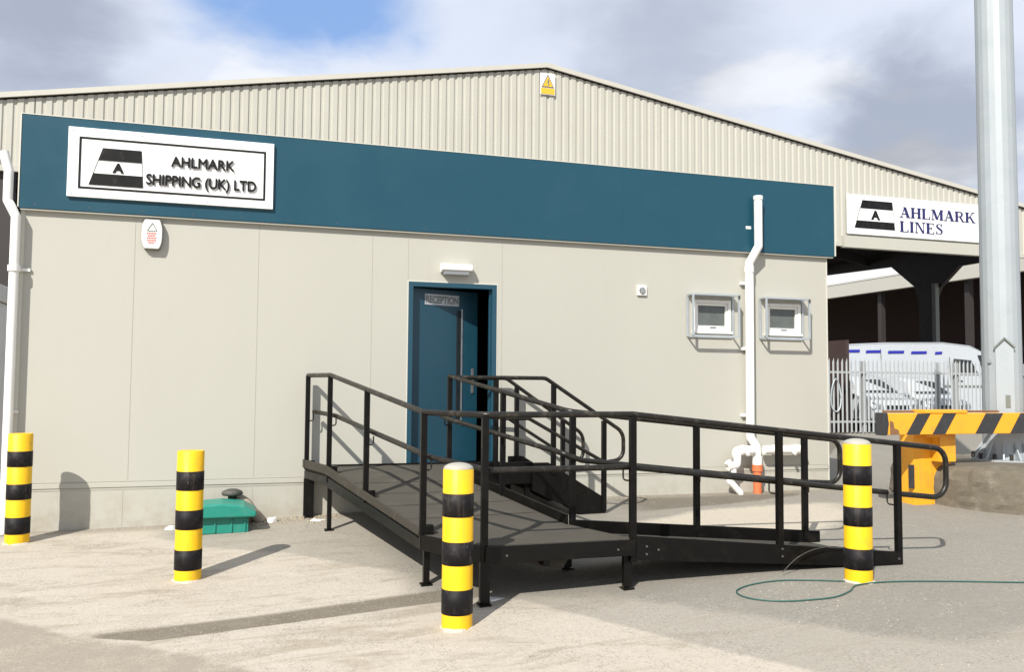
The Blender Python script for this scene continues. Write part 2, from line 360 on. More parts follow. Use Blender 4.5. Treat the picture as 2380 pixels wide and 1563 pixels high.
def rounded(pts, r):
    out = [Vector(pts[0])]
    for i in range(1, len(pts)-1): out += arc(pts[i-1], pts[i], pts[i+1], r if not isinstance(r, (list, tuple)) else r[i])
    return out+[Vector(pts[-1])]
def tag(o, label=None, cat=None, group=None, kind=None):
    if label: o['label'] = label
    if cat: o['category'] = cat
    if group: o['group'] = group
    if kind: o['kind'] = kind
    return o
def empty(name, loc, label, cat, group=None):
    o = bpy.data.objects.new(name, None); COL.objects.link(o); o.location = loc; o.empty_display_size = .1
    return tag(o, label, cat, group)

def text_mesh(name, body, size, m, parent, origin, depth=.006, bold=0.0, sx=1.0, align='CENTER', spacing=1.0, xdir=(1, 0, 0), fat=0.0):
    cu = bpy.data.curves.new(name, 'FONT'); cu.body = body; cu.size = size; cu.align_x = align; cu.extrude = depth/2; cu.offset = bold; cu.space_character = spacing
    to = bpy.data.objects.new(name+'_curve', cu); COL.objects.link(to)
    bpy.context.view_layer.update()
    me = bpy.data.meshes.new_from_object(to.evaluated_get(bpy.context.evaluated_depsgraph_get()))
    bpy.data.objects.remove(to); me.name = name
    xd = Vector(xdir).normalized(); zz = Vector((0, 0, 1)); nn = xd.cross(zz)   # outwards
    for v in me.vertices:
        c = v.co.copy(); v.co = Vector(origin)+xd*(c.x*sx)+zz*c.y+nn*c.z
    if fat:
        vs = [v.co.copy() for v in me.vertices]; fs = [tuple(p_.vertices) for p_ in me.polygons]; q = MB()
        for k_, (dx_, dz_) in enumerate(((-fat, 0), (fat, 0), (0, fat), (0, -fat))): q.add([v+xd*dx_+zz*dz_+nn*(.0003*k_) for v in vs], fs)
        me = bpy.data.meshes.new(name); me.from_pydata(q.v, [], q.f)
    me.materials.clear(); me.materials.append(m)
    o = bpy.data.objects.new(name, me); COL.objects.link(o)
    o.parent = parent; o.matrix_parent_inverse = Matrix.Translation(-Vector(parent_loc(parent)))
    return o

# ------------------------------------------------------------------ ground
xs = [-300, -120, -60, -30, -16] + [-10+i*.4 for i in range(56)] + [14, 18, 24, 32, 45, 70, 120, 300, 800]
ys = [-300, -100, -40, -20] + [-12+i*.4 for i in range(31)] + [.5, 2, 6, 12, 20, 40, 80, 160, 400, 900]
g = MB(); nx, ny = len(xs), len(ys)
g.add([(x, y, gh(x, y)) for y in ys for x in xs], [(j*nx+i, j*nx+i+1, (j+1)*nx+i+1, (j+1)*nx+i) for j in range(ny-1) for i in range(nx-1)], True)
tag(g.build('ground', ground_mat()), kind='structure')

# ------------------------------------------------------------------ reception cabin
WL, WR = -2.13, 7.66
cab = empty('reception_cabin', (WL, 0, 0), 'cream panelled single storey cabin with deep blue fascia in front of the big shed', 'building')
m_ = MB()                                  # walls with openings for door and two windows
DX0, DX1, DZ0, DZ1 = 1.90, 2.97, .58, 2.72
WIN = [(5.615, 6.165, 2.235, 2.645), (6.69, 7.235, 2.23, 2.635)]
def wall_with_holes(mb, x0, x1, z0, z1, y0, y1, holes):
    cx = sorted({x0, x1, *[h[0] for h in holes], *[h[1] for h in holes]}); cz = sorted({z0, z1, *[h[2] for h in holes], *[h[3] for h in holes]})
    for i in range(len(cx)-1):
        for j in range(len(cz)-1):
            mx, mz = (cx[i]+cx[i+1])/2, (cz[j]+cz[j+1])/2
            if any(h[0] < mx < h[1] and h[2] < mz < h[3] for h in holes): continue
            mb.add([(cx[i], y0, cz[j]), (cx[i+1], y0, cz[j]), (cx[i+1], y0, cz[j+1]), (cx[i], y0, cz[j+1])], [(0, 1, 2, 3)])
            mb.add([(cx[i], y1, cz[j]), (cx[i+1], y1, cz[j]), (cx[i+1], y1, cz[j+1]), (cx[i], y1, cz[j+1])], [(3, 2, 1, 0)])
    for h in holes:
        a, b_, c, d_ = h
        mb.add([(a, y0, c), (a, y1, c), (a, y1, d_), (a, y0, d_)], [(0, 1, 2, 3)]); mb.add([(b_, y0, c), (b_, y1, c), (b_, y1, d_), (b_, y0, d_)], [(3, 2, 1, 0)])
        mb.add([(a, y0, c), (b_, y0, c), (b_, y1, c), (a, y1, c)], [(0, 1, 2, 3)]); mb.add([(a, y0, d_), (b_, y0, d_), (b_, y1, d_), (a, y1, d_)], [(3, 2, 1, 0)])
wall_with_holes(m_, WL, WR, -.05, 3.34, 0, .12, [(DX0, DX1, DZ0, DZ1)]+WIN)
m_.box(WL, WL+.1, .12, 3.6, -.05, 3.34); m_.box(WR-.1, WR, .12, 3.6, -.05, 3.34); m_.box(WL, WR, 3.6, 3.7, -.05, 3.34)
m_.build('wall', M['wall'], cab)
for x, za, zb in ((-1.057, .5, 3.28), (.209, .5, 3.28), (1.467, .5, 3.28), (3.03, .5, 3.28), (-1.10, 0, .4), (.20, 0, .4), (1.45, 0, .4), (4.5, 0, .4), (5.8, 0, .4), (1.885, 2.75, 3.28)):
    MB().box(x, x+.008, -.0025, 0, za, zb).build('panel_joint', M['seam'], cab)    # thin cover strips between the wall panels
MB().box(WL, WR, -.012, 0, .425, .475).build('plinth_trim', M['wall'], cab, bevel=.003)
for za, zb in ((.40, .418), (.482, .492)): MB().box(WL, WR, -.004, 0, za, zb).build('plinth_groove', M['seam'], cab)
for xa, xb in ((WR-.004, WR+.012), (WL-.012, WL+.03)): MB().box(xa, xb, -.006, .10, -.02, 3.30).build('corner_trim', M['trimwall'], cab)
fa = MB(); fa.box(WL-.02, 7.755, -.06, 3.75, 3.30, 4.275); fa.build('fascia', M['blue'], cab, bevel=.004)
p = MB(); p.box(WL-.035, 7.775, -.064, 3.76, 4.277, 4.286); p.build('fascia_trim', M['trimwall'], cab)
for xa, xb in ((7.757, 7.775), (WL-.034, WL-.022)): MB().box(xa, xb, -.066, -.03, 3.31, 4.276).build('fascia_trim', M['trimwall'], cab)
for x in (1.52, 4.6): MB().box(x, x+.003, -.061, -.06, 3.31, 4.27).build('fascia_joint', M['blue'], cab)
p = MB(); p.box(WL-.01, 7.74, -.05, 0, 3.283, 3.298); p.build('drip_trim', M['seam'], cab)
for i in range(20): MB().box(WL+.12+i*.51, WL+.132+i*.51, -.0625, -.06, 3.335, 3.347).build('rivet', M['bolt'], cab)
fl = MB(); fl.box(WL+.1, WR-.1, .12, 3.6, .48, .56); fl.build('floor', M['dark'], cab)
il = MB(); il.box(1.0, 1.05, .121, 3.59, .56, 3.3); il.box(3.6, 3.65, .121, 3.59, .56, 3.3); il.box(1.0, 3.65, 3.0, 3.05, .56, 3.3); il.build('inner_partition', M['brick'], cab)
# door
fr = MB(); fr.box(DX0, DX0+.055, -.008, .10, DZ0, DZ1); fr.box(DX1-.055, DX1, -.008, .10, DZ0, DZ1); fr.box(DX0+.055, DX1-.055, -.008, .10, DZ1-.055, DZ1)
fr.box(DX0+.055, DX0+.075, .05, .10, DZ0, DZ1-.055); fr.box(DX1-.075, DX1-.055, .05, .10, DZ0, DZ1-.055)
dfo = fr.build('door_frame', M['doorblue'], cab, bevel=.003)
p = MB(); p.box(DX0-.012, DX0-.001, -.004, 0, DZ0, DZ1+.012); p.box(DX1+.001, DX1+.012, -.004, 0, DZ0, DZ1+.012); p.box(DX0-.001, DX1+.001, -.004, 0, DZ1+.001, DZ1+.012)
p.build('door_trim', M['trimwall'], cab)
p = MB(); p.box(DX0+.02, DX1-.02, -.05, .14, .555, .585); p.build('threshold', M['silver'], cab, bevel=.004)
th = R(19); HX, HY = DX0+.08, .085
cx_, sx_ = math.cos(th), math.sin(th)
def dp(u, v, z): return Vector((HX+u*cx_-v*sx_*-1*-1, HY+u*sx_+v*cx_, z))   # u along leaf, v into the room
def dbox(mb, u0, u1, v0, v1, z0, z1):
    vs = [dp(u, v, z) for z in (z0, z1) for (u, v) in ((u0, v0), (u1, v0), (u1, v1), (u0, v1))]
    mb.add(vs, [(0, 3, 2, 1), (4, 5, 6, 7), (0, 1, 5, 4), (1, 2, 6, 5), (2, 3, 7, 6), (3, 0, 4, 7)])
lf = MB(); dbox(lf, 0, .91, 0, .045, DZ0+.01, DZ1-.06); leaf = lf.build('door', M['doorblue'], cab, bevel=.003)
x = MB(); dbox(x, .60, .66, -.004, 0, 1.05, 2.42); x.build('door_glass', M['vglass'], leaf)
x = MB(); dbox(x, .665, .685, -.008, 0, 1.03, 2.44); x.build('glass_bead', M['silver'], leaf)
x = MB(); dbox(x, .82, .855, -.008, 0, 1.42, 1.72); x.tube([dp(.84, 0, 1.62), dp(.84, -.05, 1.62), dp(.73, -.055, 1.62)], .010, 8); x.build('handle', M['silver'], leaf)
x = MB(); dbox(x, .15, .63, -.006, 0, 2.47, 2.60); pl = x.build('reception_plate', M['plate'], leaf)
tx = text_mesh('lettering', 'RECEPTION', .118, M['sgrey'], pl, dp(.39, -.008, 2.495), depth=.002, bold=.0032, sx=.75, xdir=(cx_, sx_, 0))
# windows
for i, (a, b_, c, d_) in enumerate(WIN):
    wf = MB(); e = .042
    wf.box(a, a+e, -.02, .06, c, d_); wf.box(b_-e, b_, -.02, .06, c, d_); wf.box(a+e, b_-e, -.02, .06, c, c+e); wf.box(a+e, b_-e, -.02, .06, d_-e, d_)
    wf.box(a-.02, b_+.02, -.035, 0, c-.03, c-.001)
    wo_ = wf.build('window_frame', M['white'], cab, bevel=.004)
    sa = MB(); e2 = .030; A, B_, C_, D_ = a+e+.002, b_-e-.002, c+e+.002, d_-e-.002
    sa.box(A, A+e2, -.005, .045, C_, D_); sa.box(B_-e2, B_, -.005, .045, C_, D_); sa.box(A+e2, B_-e2, -.005, .045, C_, C_+e2); sa.box(A+e2, B_-e2, -.005, .045, D_-e2, D_)
    sa.build('sash', M['white'], wo_, bevel=.003)
    gl = MB(); gl.box(A+e2, B_-e2, .02, .028, C_+e2, D_-e2); gl.build('pane', M['glass'], wo_)
    hd = MB(); hd.box((a+b_)/2-.04, (a+b_)/2+.05, -.03, -.006, C_+.004, C_+.02); hd.build('handle', M['silver'], wo_)
# window guards
for i, (a, b_, c, d_) in enumerate(WIN):
    A, B_, C_, D_ = a-.085, b_+.03, c-.07, d_+.055
    k = empty('window_guard', (A, 0, C_), ['grey steel guard frame over the small window left of the white pipe', 'grey steel guard frame over the small window right of the white pipe'][i], 'window guard', 'steel guards over the small cabin windows')
    y0, y1, q = -.16, -.015, .022
    ff = MB()
    ff.bar((A, y0, C_), (A, y0, D_), q, q); ff.bar((B_, y0, C_), (B_, y0, D_), q, q)
    ff.bar((A+q/2, y0, C_), (B_-q/2, y0, C_), q, q+.006); ff.bar((A+q/2, y0, D_), (B_-q/2, y0, D_), q, q)
    ff.build('front_frame', M['galv'], k)
    ff = MB()
    for X_ in (A, B_):
        ff.bar((X_, y1, C_-.0), (X_, y1, D_), q*1.2, q*.5)
        for Z_ in (C_, D_): ff.bar((X_, y0+q/2, Z_), (X_, y1-q/4, Z_), q*.8, q*.8)
    ff.bar((A+q, y1, D_), (B_-q, y1, D_), q*.5, q*1.2); ff.bar((A+q, y1, C_), (B_-q, y1, C_), q*.5, q*1.2)
    ff.build('wall_frame', M['galv'], k)
    ff = MB(); ff.box(A+q, B_-q, y0+.005, y1-.012, D_-.004, D_+.004); ff.build('top_plate', M['galv'], k)
    ff = MB(); ff.box(B_-.012, B_+.012, y0-.018, y0-.012, D_-.05, D_+.0); ff.build('padlock', M['dkplastic'], k)

# ------------------------------------------------------------------ signs on the cabin
def trapezoid_logo(root, ox, oz, w_, h_, y, n_stripe='funnel_stripe', am=None):
    # funnel emblem: black band, white band with A, black band
    def X(u, v): return ox + w_*((.24*v) + u*(1-.24*v-.045*v))     # v 0 bottom..1 top
    for (v0, v1) in ((0, .31), (.67, 1.0)):
        q = MB(); q.prism([(X(0, v0), y, oz+h_*v0), (X(1, v0), y, oz+h_*v0), (X(1, v1), y, oz+h_*v1), (X(0, v1), y, oz+h_*v1)], (0, -.008, 0))
        q.build('emblem_band', M['black'], root)
    for u in (0, 1):
        a0, a1 = Vector((X(u, .31), y-.004, oz+h_*.31)), Vector((X(u, .67), y-.004, oz+h_*.67)); MB().bar(a0, a1, .004, .004, up_=(0, 1, 0)).build('emblem_outline', M['sgrey'], root)
sg = empty('company_sign', (-1.70, -.06, 3.45), 'white rectangular sign with black border and AHLMARK SHIPPING (UK) LTD letters on the blue fascia', 'sign')
SX0, SX1, SZ0, SZ1, SY = -1.71, .352, 3.445, 4.178, -.062
q = MB(); q.box(SX0, SX1, SY-.035, SY, SZ0, SZ1); q.build('board', M['signwhite'], sg, bevel=.004)
q = MB(); bx0, bx1, bz0, bz1, bw, by = SX0+.105, SX1-.085, SZ0+.088, SZ1-.098, .022, SY-.035
q.box(bx0, bx1, by-.004, by, bz0, bz0+bw); q.box(bx0, bx1, by-.004, by, bz1-bw, bz1); q.box(bx0, bx0+bw, by-.004, by, bz0+bw, bz1-bw); q.box(bx1-bw, bx1, by-.004, by, bz0+bw, bz1-bw)
q.build('border', M['black'], sg)
trapezoid_logo(sg, -1.505, 3.58, .525, .395, by)
text_mesh('emblem_letter', 'A', .13, M['black'], sg, (-1.225, by-.004, 3.727), depth=.008, bold=.007, sx=1.05)
text_mesh('lettering', 'AHLMARK', .155, M['black'], sg, (-.385, by-.014, 3.835), depth=.012, bold=0, sx=.90, fat=.0035)
text_mesh('lettering', 'SHIPPING (UK) LTD', .158, M['black'], sg, (-.39, by-.014, 3.625), depth=.012, bold=0, sx=.84, fat=.0035, spacing=.98)
for X_ in (SX0+.045, -1.0, -.33, SX1-.045):
    for Z_ in (SZ0+.035, SZ1-.04): MB().box(X_-.006, X_+.006, by-.004, by, Z_-.006, Z_+.006).build('screw', M['silver'], sg)

al = empty('alarm_box', (-.88, 0, 2.93), 'white curved alarm box with red print and triangle below the company sign', 'alarm box')
def capsule(x0, x1, z0, z1, n=10):
    pts = []; cx0 = (x0+x1)/2; hw = (x1-x0)/2; ch = (z0+z1)/2; hh = (z1-z0)/2
    for i in range(n+1): t_ = -1+2*i/n; pts.append((cx0+hw*(1-.30*t_**2*abs(t_)), ch+hh*t_))
    for i in range(n+1): t_ = 1-2*i/n; pts.append((cx0-hw*(1-.30*t_**2*abs(t_)), ch+hh*t_))
    return pts
P2 = capsule(-.985, -.775, 2.935, 3.26)
q = MB(); q.prism([(x_, -.001, z_) for x_, z_ in P2], (0, -.05, 0)); q.build('back_box', M['sgrey'], al)
q = MB(); q.prism([(x_*.97-.026, -.052, 3.098+(z_-3.098)*.96) for x_, z_ in P2], (0, -.03, 0)); q.build('cover', M['white'], al, bevel=.012, seg=3)
q = MB(); y_ = -.084
for a, b_ in (((-.925, 3.135), (-.875, 3.215)), ((-.875, 3.215), (-.832, 3.135)), ((-.925, 3.13), (-.832, 3.13))): q.bar((a[0], y_, a[1]), (b_[0], y_, b_[1]), .003, .009)
q.build('triangle_mark', M['sgrey'], al)
q = MB()
for zz, l in ((3.105, .10), (3.08, .085), (3.055, .095), (3.03, .10), (3.005, .07)):
    x_ = -.878-l/2
    while x_ < -.878+l/2-.01:
        q.box(x_, x_+.011, y_-.001, y_+.002, zz-.008, zz+.008); x_ += .016
q.build('red_print', M['red'], al)

bl = empty('bulkhead_light', (2.46, 0, 2.82), 'white bulkhead light fixed above the blue reception door', 'light')
q = MB(); q.prism([(2.27, 0, 2.845), (2.27, -.02, 2.835), (2.27, -.12, 2.86), (2.27, -.13, 2.90), (2.27, -.09, 2.94), (2.27, 0, 2.945)], (.37, 0, 0)); q.build('housing', M['white'], bl, bevel=.008)
q = MB(); q.prism([(2.30, 0, 2.843), (2.30, -.02, 2.832), (2.30, -.11, 2.855), (2.30, -.09, 2.815), (2.30, 0, 2.81)], (.30, 0, 0)); q.build('diffuser', M['plate'], bl)

se = empty('vent_outlet', (4.88, 0, 2.73), 'small square white vent with dark round centre on the wall between door and windows', 'vent')
q = MB(); q.box(4.815, 4.945, -.03, 0, 2.665, 2.795); q.build('plate', M['white'], se, bevel=.006)
q = MB(); n_ = 16
q.prism([(4.88+.042*math.cos(2*math.pi*j/n_), -.031, 2.728+.042*math.sin(2*math.pi*j/n_)) for j in range(n_)], (0, -.012, 0)); q.build('grille', M['sgrey'], se)
q = MB()
for j in (-1, 0, 1): q.box(4.88+j*.018-.004, 4.88+j*.018+.004, -.05, -.043, 2.695, 2.761)
q.build('grille_bar', M['galv'], se)

# ------------------------------------------------------------------ rainwater pipes
def clip(mb, x, y, z, w_=.07): mb.box(x-w_-.02, x+w_+.02, y-.012, -.002, z-.014, z+.014)
dp1 = empty('downpipe', (-2.17, -.09, 0), 'white rainwater pipe at the left corner of the cabin behind the first bollard', 'pipe')
q = MB(); q.tube(rounded([(-2.30, -.09, 3.86), (-2.245, -.09, 3.66), (-2.245, -.09, 3.36), (-2.165, -.09, 3.20), (-2.165, -.09, 2.0), (-2.165, -.09, .0)], .03), .046, 14); q.build('pipe', M['white'], dp1)
q = MB(); q.tube([(-2.165, -.09, 2.64), (-2.165, -.09, 2.70)], .060, 14); q.build('collar', M['white'], dp1)
for xb, zb in ((-2.03, 2.65), (-2.09, 1.2)): MB().box(-2.22, xb, -.03, -.008, zb, zb+.03).build('bracket', M['white'], dp1)
dp2 = empty('downpipe', (6.44, -.09, .9), 'white rainwater pipe running from the fascia down between the two small windows', 'pipe')
PX = 6.42
q = MB(); q.tube(rounded([(6.50, -.15, 4.02), (6.50, -.15, 3.36), (6.40, -.085, 3.14), (6.40, -.085, .86), (6.47, -.11, .74), (6.47, -.13, .50)], .04), .055, 14); q.build('pipe', M['white'], dp2)
for pa, pb in (((6.50, -.15, 3.98), (6.50, -.15, 4.03)), ((6.40, -.085, 3.02), (6.40, -.085, 3.1)), ((6.47, -.13, .50), (6.47, -.13, .62))): MB().tube([pa, pb], .063, 14).build('collar', M['white'], dp2)
for z_ in (3.62, 2.88, 2.02, 1.15):
    q = MB(); q.box(6.30-(.0 if z_ < 3.3 else -.07), 6.36+(.0 if z_ < 3.3 else .09), -.05, -.004-(.058 if z_ > 3.3 else 0), z_-.02, z_+.02); q.build('bracket', M['white'], dp2, bevel=.004)
dr = empty('drain_pipe', (6.49, -.13, .12), 'upright orange drain pipe rising from the ground under the white pipe', 'pipe')
q = MB(); q.tube([(6.47, -.13, .10), (6.47, -.13, .50)], .055, 14); q.build('pipe', M['orange'], dr)
q = MB(); q.tube([(6.47, -.13, .43), (6.47, -.13, .515)], .068, 14); q.build('socket', M['orange'], dr)
wp = empty('waste_pipe', (6.1, -.12, .14), 'white horizontal waste pipe with elbows along the foot of the cabin wall', 'pipe')
q = MB(); q.tube(rounded([(7.16, -.02, .70), (7.16, -.15, .70), (6.56, -.15, .705)], .03), .058, 12); q.tube(rounded([(6.39, -.15, .705), (6.15, -.15, .70), (6.15, -.15, .52), (6.02, -.15, .50)], .03), .058, 12); q.build('pipe', M['white'], wp)
q = MB(); q.tube(rounded([(6.02, -.15, .56), (6.10, -.15, .46), (6.10, -.15, .36), (6.04, -.15, .32), (6.20, -.15, .16), (6.20, -.15, .13)], .02), .045, 10); q.build('pipe', M['white'], wp)
for X_ in (6.24, 6.72, 7.05): MB().tube([(X_-.025, -.15, .705), (X_+.025, -.15, .705)], .066, 12).build('coupling', M['white'], wp)
for X_ in (6.28, 6.98): MB().tube([(X_, -.19, .67), (X_, -.23, .65)], .022, 10).build('inspection_cap', M['white'], wp)

# ------------------------------------------------------------------ access ramp
rp = empty('access_ramp', (1.8, -2, 0), 'black steel wheelchair ramp with handrails, landing and steps leading up to the reception door', 'ramp')
A_, B1_, C1_, D1_, E1_, F1_ = (.77, -.12), (.94, -.82), (1.45, -3.10), (1.79, -3.70), (3.0, -3.70), (5.45, -3.80)
I0, I1, K1 = (2.19, -.90), (2.76, -2.93), (5.35, -2.86)
ZU, ZL = .60, .33
def V3(p_, z): return Vector((p_[0], p_[1], z))
def slab(pts, th_): q = MB(); q.prism(pts, (0, 0, -th_)); return q
slab([V3((.76, -.05), ZU), V3(B1_, ZU), V3(I0, ZU), V3((3.12, -.90), ZU), V3((3.12, -.05), ZU)], .035).build('upper_platform', M['deck'], rp)
slab([V3(B1_, ZU-.001), V3(C1_, ZL), V3(I1, ZL), V3(I0, ZU-.001)], .035).build('ramp_deck', M['deck'], rp)
slab([V3(C1_, ZL), V3(D1_, ZL), V3(E1_, ZL), V3(I1, ZL)], .035).build('landing_deck', M['deck'], rp)
slab([V3(E1_, ZL-.06), V3(F1_, .035), V3((5.4, -2.86), .035), V3(I1, ZL-.06)], .025).build('ramp_deck', M['deck'], rp)
# deck board joints
for t_ in (.2, .4, .6, .8):
    a = Vector(V3(B1_, ZU)).lerp(V3(C1_, ZL), t_); b_ = Vector(V3(I0, ZU)).lerp(V3(I1, ZL), t_)
    MB().bar(a+Vector((0, 0, .001)), b_+Vector((0, 0, .001)), .007, .003).build('tread_strip', M['deck'], rp)
def side(a, b_, z0, z1, zb0, zb1, th_=.02, name='kerb', m=None):   # vertical plate from a to b
    a2, b2 = Vector((a[0], a[1], 0)), Vector((b_[0], b_[1], 0)); n_ = (b2-a2).cross(Vector((0, 0, 1))).normalized()*th_
    q = MB(); q.prism([V3(a, zb0), V3(b_, zb1), V3(b_, z1), V3(a, z0)], n_); return q.build(name, m or M['ramp'], rp, bevel=.004)
kb = .085
off = lambda p_, dx, dy=0: (p_[0]+dx, p_[1]+dy)
side(off(A_, -.02, .06), off(B1_, -.02), ZU+kb, ZU+kb, ZU-.005, ZU-.005, m=M['kerb'])
side(off(B1_, -.02), off(C1_, -.02), ZU+kb, ZL+kb-.03, ZU-.005, ZL-.005, m=M['kerb'])
side(off(I0, .0), off(I1, .0), ZU+kb, ZL+kb, ZU+.001, ZL+.001)
side(I1, K1, .375, .155, .265, .04)
side(off(E1_, .02), F1_, ZL+.025, .125, .165, -.005, th_=.03)
side(off(I0, .02), (3.12, -.90), ZU+kb, ZU+kb, ZU+.001, ZU+.001)
side((3.0, -.07), (.9, -.07), ZU+.02, ZU+.02, ZU+.001, ZU+.001)
# frames (channels below the decks)
fd = .12
side(off(A_, .0, .06), off(B1_, .0), ZU-.036, ZU-.036, ZU-fd, ZU-fd, name='frame')
side(B1_, C1_, ZU-.036, ZL-.036, ZU-fd-.02, ZL-fd, name='frame')
side(off(D1_, 0, -.03), off(E1_, 0, -.03), ZL+.0, ZL+.0, ZL-.125, ZL-.125, name='frame')
side(off(C1_, -.01), off(D1_, -.01), ZL+.0, ZL+.0, ZL-fd, ZL-fd, name='frame')
side(off(I0, .03), off(I1, .03), ZU-.036, ZL-.036, ZU-fd, ZL-fd, name='frame')
side(off(I1, 0, .03), off(K1, 0, .03), ZL-.07, .038, ZL-.16, -.0, name='frame')
side(off(I0, .02, -.02), (3.12, -.92), ZU-.002, ZU-.002, ZU-.15, ZU-.15, name='frame')
side((3.12, -.9), (3.12, -.07), ZU-.036, ZU-.036, ZU-.15, ZU-.15, name='frame')
for pa, pb in ((V3((1.75, -2.9), .22), V3((2.72, -2.9), .22)), (V3((2.3, -3.66), .19), V3((2.3, -2.93), .19))): MB().bar(pa, pb, .05, .09).build('cross_beam', M['ramp'], rp)
q = MB(); q.prism([(2.0, -3.55, .20), (2.55, -3.55, .20), (2.45, -3.55, .08)], (0, .02, 0)); q.build('gusset', M['kerb'], rp)
MB().box(2.45, 2.75, -3.30, -3.26, .19, .205).build('tie_bar', M['galv'], rp)
# legs
def leg(x_, y_, ztop, w1=.06, w2=.06, foot=True, name='leg', m=None):
    zb = gh(x_, y_)
    q = MB(); q.box(x_-w1/2, x_+w1/2, y_-w2/2, y_+w2/2, zb+.02, ztop)
    o = q.build(name, m or M['ramp'], rp, bevel=.003)
    if foot:
        q = MB(); q.box(x_-.045, x_+.045, y_-.045, y_+.045, zb-.01, zb+.012); q.tube([(x_, y_, zb+.01), (x_, y_, zb+.06)], .022, 8); q.build('foot_plate', M['ramp'], o)
    return o
leg(.80, -.10, ZU-.12, .11, .05); leg(.955, -.80, ZU-.12, .045, .045); leg(1.50, -3.02, ZL-.1, .05, .05)
leg(1.80, -3.68, ZL-.02, .075, .05); leg(2.97, -3.66, ZL-.1, .07, .05); leg(2.74, -2.96, ZL-.1); leg(2.2, -.93, ZU-.12); leg(3.08, -.86, ZU-.12); leg(3.08, -.15, ZU-.12)
leg(2.45, -1.9, .45)
# handrails
rr = .024
def post(x_, y_, z0, z1, r_=.027): q = MB(); q.bar((x_, y_, z0), (x_, y_, z1), .05, .05); return q.build('post', M['ramp'], rp, bevel=.004)
def rail(pts, r=rr, rad=.07): q = MB(); q.tube(rounded(pts, rad), r, 12); return q.build('handrail', M['rail'], rp)
def hook(x_, y_, z, dx, dy):   # u shaped bracket carrying the lower rail
    q = MB(); q.tube(rounded([(x_, y_, z-.10), (x_+dx, y_+dy, z-.10), (x_+dx, y_+dy, z-.02)], .025), .007, 6); return q.build('rail_bracket', M['rail'], rp)
TU, TL = 1.612, 1.300; mid = .42
lerp = lambda a, b_, t_: (a[0]+(b_[0]-a[0])*t_, a[1]+(b_[1]-a[1])*t_)
# outer run: A-B level, B-C sloping, C-D-E level, E-F sloping with end loop
Mo = (1.19, -1.86)
Mo = lerp(B1_, C1_, .455)
tM = TU+(TL-TU)*.455
FE = (5.95, -3.82)
sl = (1.045-TL)/(F1_[0]-E1_[0])
zF = lambda x_: TL+sl*(x_-E1_[0])
outer = [V3(A_, TU), V3(B1_, TU), V3(C1_, TL), V3(D1_, TL), V3(E1_, TL), V3(FE, zF(FE[0]))]
loopz = .43
q = MB()
pts = rounded(outer[:2]+[outer[2]], .03)[:-1]+rounded([outer[1], outer[2], outer[3]], .06)[1:-1]+rounded([outer[2], outer[3], outer[4]], .06)[1:-1]+rounded([outer[3], outer[4], outer[5]], .08)[1:-1]
end = rounded([V3(E1_, TL), V3(FE, zF(FE[0])), V3(FE, zF(FE[0])-loopz), V3(F1_, zF(F1_[0])-loopz)], .13)[1:]
q.tube(pts+end, rr, 12); q.build('handrail', M['rail'], rp)
for p_, z0, z1 in ((A_, ZU-.02, TU), (B1_, ZU-.09, TU), (Mo, .43, tM), (C1_, .22, TL), (D1_, .22, TL), (E1_, .15, TL), ((4.30, -3.755), .10, zF(4.30)), (F1_, .0, zF(F1_[0]))):
    post(p_[0], p_[1]-.0, z0, z1)
# lower rail of the outer run, carried inside on hooks
inn = lambda p_, dx=.06, dy=.0: (p_[0]+dx, p_[1]+dy)
rail([V3(inn(A_, .07, .0), TU-mid+.02), V3(inn(B1_, .06), TU-mid), V3(inn(C1_, .06), TL-mid+.06), V3(inn(D1_, .05, .06), TL-mid), V3(inn(E1_, .0, .07), TL-mid), V3((5.40, -3.73), zF(5.40)-loopz)], rad=.05)
for p_, z_ in ((A_, TU-mid+.02), (B1_, TU-mid), (Mo, tM-mid+.01), (C1_, TL-mid+.06)): hook(p_[0], p_[1], z_, .065, 0)
for p_, z_ in ((E1_, TL-mid), ((4.30, -3.755), zF(4.3)-mid), (F1_, zF(5.4)-loopz)): hook(p_[0]-.03, p_[1], z_, -.02, .07)
# bracket plates bolting posts to the deck edge
for p_, z_ in ((A_, ZU), (B1_, ZU), (Mo, .47), (C1_, ZL)): MB().box(p_[0]+.02, p_[0]+.085, p_[1]-.035, p_[1]+.035, z_+.0, z_+.075).build('bracket_plate', M['ramp'], rp, bevel=.004)
for bx_, bz_ in ((3.10, .27), (3.10, .21), (3.20, .24), (4.30, .20), (4.30, .14), (5.42, .07)):
    ybx = -3.70-.10*(bx_-3.0)/2.45
    MB().tube([(bx_, ybx-.032, bz_), (bx_, ybx-.044, bz_)], .009, 6).build('bolt', M['bolt'], rp)
for bx_ in (1.95, 2.85): MB().tube([(bx_, -3.75, .26), (bx_, -3.762, .26)], .009, 6).build('bolt', M['bolt'], rp)
